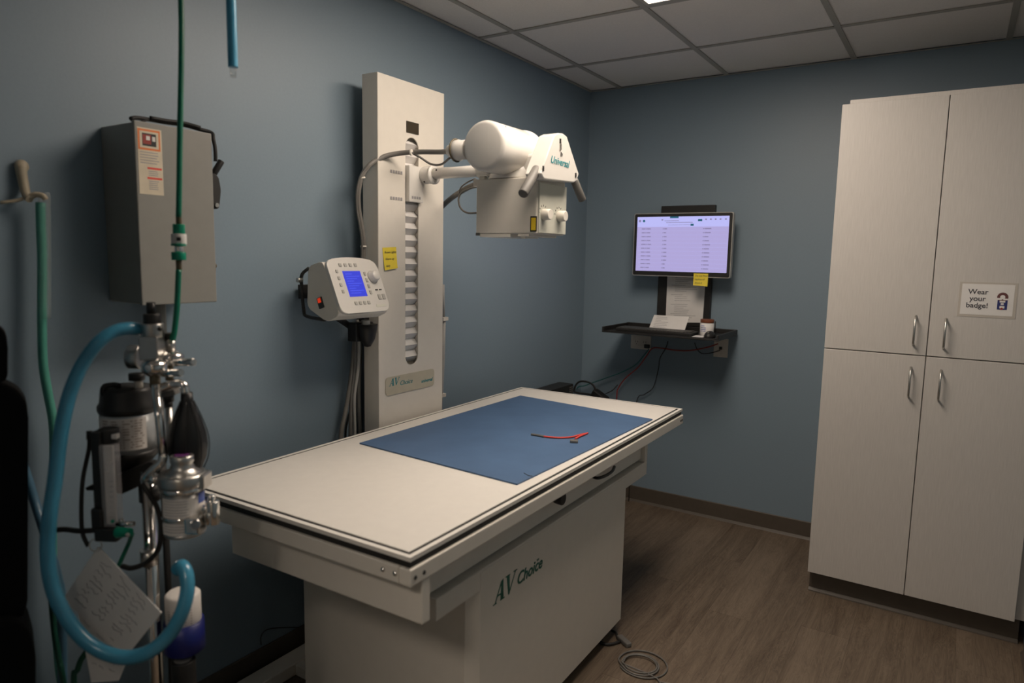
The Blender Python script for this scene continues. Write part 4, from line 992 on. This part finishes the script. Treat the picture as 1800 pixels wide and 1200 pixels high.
wrap('label', LABEL, -1.2, .75, 867, 901, 34.9, 'pale printed label'); wrap('label', LABELB, .75, 1.35, 862, 880, 35.0, 'blue label'); wrap('label', LABEL, .75, 1.35, 881, 900, 35.0)
wrap('label', LABEL, -1.3, .35, 911, 932, 34.9, 'pale printed label')
for i in range(6): wrap('label_print', INKL, -1.0, .2+.1*math.sin(i*3), 870+i*5, 871.3+i*5, 35.2)
for i in range(3): wrap('label_print', INKL, -1.1, .1, 915+i*5, 916.4+i*5, 35.2)
part(t, 'vaporizer_ring', CHROME, lat([(34, 908), (37, 906), (37, 902), (34, 901)]))
part(t, 'vaporizer_foot', STEEL, lat([(30, 941), (34, 939), (35, 935), (34, 933)]))
g = G(); ob(g, 343, 920, 26, 30, 30, vd-.02, .004); g.cyl(at(343, 922, vd-.03), at(343, 922, vd-.05), .011, seg=20, bev=.002); part(t, 'drain_fitting', CHROME, g)
g = G(); vcyl(g, 373, 880, 922, 11.5, vd-.01, bev=.002); vcyl(g, 371, 870, 881, 7, vd-.01, bev=.002); g.cyl(at(345, 895, vd), at(372, 893, vd-.01), .009, seg=14); part(t, 'filler_spout', CHROME, g)
g = G().tube([at(252, 842, D0-.04), at(270, 838, D0-.04), at(290, 842, D0-.04)], .008, 8, 3).cyl(at(262, 842, D0-.05), at(280, 842, D0-.05), .009); part(t, 'clamp', CHROME, g)

# instruction cards hanging from machine
qd = D0-.06
def card(label, quad, d, name='instruction_card', thick=.004, lines=9):
    P4 = [at(a_, b_, d) for a_, b_ in quad]
    nrm = (P4[1]-P4[0]).cross(P4[3]-P4[0]).normalized()
    if nrm.dot(CAM-P4[0]) < 0: nrm = -nrm
    tt = Thing(name, label, 'card', P4[2]); part(tt, 'sheet', PAPER, G().prism(P4, -nrm*thick, .0008))
    g_ = G(); tl, tr_, br, bl = P4
    for i in range(lines):
        for j in range(3):
            f_ = .10+.82*i/lines; a_, b_ = tl.lerp(bl, f_), tr_.lerp(br, f_); s_ = .12+j*.27+random.uniform(-.03, .03); e_ = s_+random.uniform(.1, .2)
            P_ = [a_.lerp(b_, s_+(e_-s_)*q/5)+nrm*.0010+(tl-bl).normalized()*random.uniform(-.004, .004) for q in range(6)]
            g_.tube(P_, .0006, 4, 1)
    part(tt, 'handwriting', INKL, g_)
    return tt
card('upper laminated card of handwriting hanging tilted on anaesthesia machine', ((172, 961), (284, 1077), (228, 1146), (108, 1056)), qd)
card('lower laminated card of handwriting hanging below the other card', ((130, 1040), (228, 1146), (208, 1196), (160, 1200)), qd+.02, lines=5)
part(AN, 'card_ring', STEEL, G().tube([at(168+11*math.cos(a_), 958+11*math.sin(a_), qd) for a_ in [2*math.pi*i/14 for i in range(15)]], .0012, 6, 1))
# blue breathing hose
P_ = [at(243, 578, 1.48), at(225, 577, 1.46), at(200, 583, 1.44), at(172, 603, 1.42), at(145, 640, 1.41), at(125, 685, 1.40), at(112, 735, 1.39), at(103, 790, 1.38), at(96, 850, 1.37), at(88, 900, 1.36), at(84, 950, 1.36), at(86, 1000, 1.36), at(97, 1045, 1.36), at(120, 1090, 1.36), at(150, 1125, 1.36), at(185, 1147, 1.36), at(225, 1155, 1.36), at(262, 1145, 1.36), at(295, 1118, 1.37), at(318, 1080, 1.37), at(329, 1040, 1.38), at(328, 1010, 1.39), at(320, 995, 1.40), at(313, 1000, 1.41)]
solo('breathing_hose', BLUEH, G().tube(P_, .0145, 14, 5, corr=(.0014, .0042)), 'long blue corrugated breathing hose looping below anaesthesia machine', 'hose', P_[16])
P_ = [at(22, 770, 1.60), at(45, 830, 1.60), at(62, 885, 1.60), at(78, 935, 1.58), at(90, 975, 1.57), at(101, 1015, 1.56), at(108, 1060, 1.56), at(110, 1200, 1.57)]
solo('thin_blue_hose', mat('dull_blue_tubing', (.05, .13, .20), .4), G().tube(P_, .0105, 10, 4, corr=(.001, .004)), 'dull blue hose passing behind the big blue hose at left', 'hose', P_[-1])
# charcoal canister with blue bottom
k = (D0+.05)/F
cpn = at(321, 1040, D0+.05); zz1 = cpn.z
t = Thing('charcoal_canister', 'white labelled canister in a blue cup hanging low on the machine pole', 'canister', (cpn.x, cpn.y, zz1-110*k))
part(t, 'canister', LABEL, G().lathe([(27*k, -70*k), (29*k, -68*k), (29*k, -4*k), (25*k, 0), (0, 0)], cpn, seg=32))
part(t, 'cup', BLUEC, G().lathe([(0, -108*k), (30*k, -108*k), (34*k, -104*k), (33*k, -52*k), (29.5*k, -52*k)], cpn, seg=32), 'deep blue cup')
g = G()
for i in range(6):
    for a_ in (-.9, -.4, .1):
        vs = []
        for aa, zz_ in ((a_, -(24+i*5)*k), (a_+.4, -(24+i*5)*k), (a_+.4, -(22.5+i*5)*k), (a_, -(22.5+i*5)*k)):
            dd = (RT*math.sin(aa+.42)-FT*math.cos(aa+.42))*(29.3*k); vs.append(g.b.verts.new(cpn+dd+V((0, 0, zz_))))
        g.b.faces.new(vs)
part(t, 'label_print', mat('brown_print_ink', (.28, .2, .16), .6), g)
part(t, 'hanger', BLACK, G().box(-.01, .01, -.005, .03, -.14, -.02, .002, basis(cpn-RT*.025+FT*.0, RT, FT)))
cpb = at(322, 1158, D0+.05)
t = Thing('black_canister', 'black cylinder with grey top standing low behind the machine pole', 'canister', (cpb.x, cpb.y, 0))
part(t, 'body', BLACK, G().cyl((cpb.x, cpb.y, 0), cpb, .026, seg=28, bev=.003))
part(t, 'top', GREYE, G().lathe([(.019, 0), (.018, .0015)], cpb, seg=24), 'grey top disc')

# ============================================================ HOSES AND HOOK
t = Thing('wall_hook', 'beige hook on left wall holding the pale green tube', 'hook', onx(45, 345, 0))
h0 = onx(38, 292, .012)
part(t, 'hook_plate', HOOKM, G().tube([onx(37, 292, .012), onx(38, 305, .015), onx(42, 325, .018), onx(46, 342, .03), onx(52, 350, .045)], lambda f: .013-.004*f, 12, 4).sphere(h0, .016, (.7, 1, 1)))
part(t, 'hook_arm', HOOKM, G().tube([onx(50, 347, .04), onx(62, 342, .05), onx(75, 344, .06), onx(80, 350, .06)], .007, 8, 4).tube([onx(48, 346, .03), onx(30, 352, .03), onx(0, 356, .02)], .004, 8, 4))
gp = [onx(71, 356, .045), onx(72, 400, .045), onx(74, 450, .045), onx(74, 520, .045), onx(74, 580, .045), onx(76, 640, .045), onx(84, 690, .045), onx(93, 740, .045), onx(95, 800, .045), onx(93, 860, .045), onx(92, 930, .045), onx(93, 1000, .045), onx(97, 1080, .045), onx(108, 1200, .045)]
gp += [V((.05, gp[-1].y+.02, .15)), V((.06, gp[-1].y+.04, .02))]
t = Thing('green_tube', 'pale green tube with clear sleeve hanging from the wall hook', 'tube', gp[-1])
part(t, 'tube', GREENT, G().tube(gp, .0105, 12, 5))
part(t, 'clear_sleeve', CLEAR, G().tube([onx(77, 338, .05), onx(78, 360, .05), onx(79, 450, .05), onx(79, 560, .05)], .0135, 12, 5))
# oxygen hose from ceiling
hd = 1.50
tp_ = at(318, 0, hd)
hp_ = [V((tp_.x+.01, tp_.y, H-.001)), V((tp_.x+.005, tp_.y, 2.3)), tp_, at(319, 60, hd), at(318, 150, hd), at(316, 250, hd), at(315, 330, hd), at(314, 382, hd)]
t = Thing('oxygen_hose', 'green oxygen hose hanging from ceiling in front of the grey box', 'hose', at(314, 600, hd))
part(t, 'hose', GREEN, G().tube(hp_, .0062, 12, 5))
part(t, 'hose', GREEN, G().tube([at(314, 474, hd), at(313, 500, hd), at(311, 540, hd), at(307, 580, hd), at(303, 598, hd)], .0062, 12, 5))
for nm, m_, y0_, y1_, r_ in (('ferrule', BRONZE, 378, 396, 5), ('coupling', GREENP, 394, 412, 10), ('collar', PAPER, 411, 429, 12.5), ('coupling', GREENP, 428, 432, 12.5), ('nipple', CHROME, 431, 444, 7), ('coupling', GREENP, 443, 457, 12), ('ferrule', BRONZE, 456, 476, 5)):
    g = G(); vcyl(g, 314, y0_, y1_, r_, hd, bev=.001, seg=18); o_ = part(t, nm, m_, g)
part(t, 'collar_mark', BLACK, G().box(-.004, .004, -.004, .004, -.002, .002, 0, basis(at(314, 420, hd-.017), RT, (0, 0, 1))))
p_ = at(410, 0, 1.55); bx_ = V((p_.x, p_.y, 0))
t = Thing('ceiling_suction_hose', 'bright blue ribbed hose end dangling from ceiling at top', 'hose', at(410, 140, 1.55))
e_ = at(409.5, 118, 1.55)
part(t, 'hose', BLUES, G().tube([V((e_.x, e_.y, H-.001)), e_], .0112, 14, 1, corr=(.001, .0045)))
part(t, 'clear_tip', CLEAR, G().cyl(e_-V((0, 0, .022)), e_+V((0, 0, .004)), .0065, .0085, 16))
P_ = [at(88, 1000, 1.46), at(90, 1045, 1.49), at(93, 1085, 1.50), at(97, 1120, 1.5), at(104, 1160, 1.5), at(112, 1200, 1.5)]; P_ += [V((P_[-1].x, P_[-1].y+.02, .3)), V((P_[-1].x, P_[-1].y+.03, .01))]
solo('green_floor_hose', GREEND, G().tube(P_, .006, 10, 5), 'dark green hose running to floor under the blue hose', 'hose', P_[-1])
P_ = [at(165, 1125, 1.5), at(150, 1148, 1.5), at(142, 1160, 1.5), at(136, 1178, 1.5), at(130, 1200, 1.5)]; P_ += [V((P_[-1].x, P_[-1].y, .3)), V((P_[-1].x+.02, P_[-1].y+.03, .01))]
solo('green_floor_hose', GREEND, G().tube(P_, .006, 10, 5), 'dark green hose behind the lower hanging card', 'hose', P_[-1])
# black upholstered chair back at the left edge
cd2 = 1.38; k = cd2/F
c_ = at(-60, 900, cd2)
t = Thing('black_chair', 'black high-backed chair just inside the left edge of frame', 'chair', (c_.x, c_.y, 0))
def cpt(px, py): return at(px, py, cd2)
CE = cpt(20, 900)-CAM; CE = V((CE.x, CE.y, 0)).normalized()
bk = [(-170, 1075), (-170, 700), (-150, 678), (-100, 668), (-10, 670), (12, 674), (34, 686), (47, 706), (50, 735), (49, 1060), (42, 1085), (0, 1095)]
part(t, 'backrest', CHAIRM, G().prism([cpt(*q) for q in bk], CE*.07, .008))
hr = [(-120, 672), (-120, 590), (-105, 575), (-10, 572), (4, 576), (12, 590), (14, 612), (14, 662), (8, 672)]
part(t, 'headrest', CHAIRM, G().prism([cpt(*q) for q in hr], CE*.05, .006))
st_ = [(-190, 1080), (30, 1080), (50, 1096), (62, 1140), (62, 1210), (-190, 1210)]
part(t, 'seat', CHAIRM, G().prism([cpt(*q)-CE*.03 for q in st_], CE*.13, .01))
zs = cpt(0, 1210).z
part(t, 'stem', STEEL, G().cyl((c_.x, c_.y, .09), (c_.x, c_.y, zs+.01), .03))
g = G()
for i in range(5):
    a_ = 2*math.pi*i/5; g.tube([(c_.x, c_.y, .10), (c_.x+.15*math.cos(a_), c_.y+.15*math.sin(a_), .07)], .018, 8, 1); g.sphere((c_.x+.15*math.cos(a_), c_.y+.15*math.sin(a_), .028), .028)
part(t, 'caster_base', BLACK, g)

# ============================================================ FLOOR CABLE COIL
def fz(px, py, h=.004): return onz(px, py, h)
cc_ = fz(1130, 1167); P_ = []
for i in range(49):
    a_ = i/16*2*math.pi; lp_ = i/16
    rx, ry = (.088, .085) if lp_ < 1 else ((.066, .066) if lp_ < 2 else (.060, .055))
    off = V((0, 0, 0)) if lp_ < 1 else V((-.005, -.012, 0))
    P_.append(cc_+off+V((rx*math.cos(a_+3.9), ry*math.sin(a_+3.9), .0025*lp_)))
P_ += [fz(1155, 1192, .006), fz(1160, 1215, .005), fz(1170, 1240, .004)]
t = Thing('cable_coil', 'thin grey cable coiled in loops on floor beside the pedestal', 'cable', cc_)
part(t, 'cable', DARKM, G().tube(P_, .0030, 6, 3))
part(t, 'lead', CABLE, G().tube([fz(1158, 1198), fz(1200, 1205), fz(1260, 1215)], .0028, 6, 3))
t = Thing('foot_switch', 'small dark cable connector peeking out from under the table pedestal', 'connector', fz(1085, 1128))
part(t, 'connector', DARKM, G().box(-.035, .035, -.012, .012, 0, .018, .004, Matrix.Translation(fz(1097, 1130, .001)) @ Matrix.Rotation(-.55, 4, 'Z')))
part(t, 'cable', BLACKR, G().tube([fz(1090, 1127, .006), fz(1078, 1131, .006), fz(1065, 1132, .006), fz(1050, 1125, .006)], .006, 8, 4).tube([fz(1086, 1122, .006), fz(1083, 1112, .008), fz(1075, 1108, .008)], .005, 8, 4))
# thin wire on the wall under the table
P_ = [onx(524, 1102, .02), onx(490, 1103, .018), onx(468, 1107, .018), onx(459, 1118, .018), onx(459, 1133, .02)]
solo('wall_wire', BLACKR, G().tube(P_, .002, 6, 5), 'thin dark wire looping above left baseboard behind the table', 'wire', P_[-1])
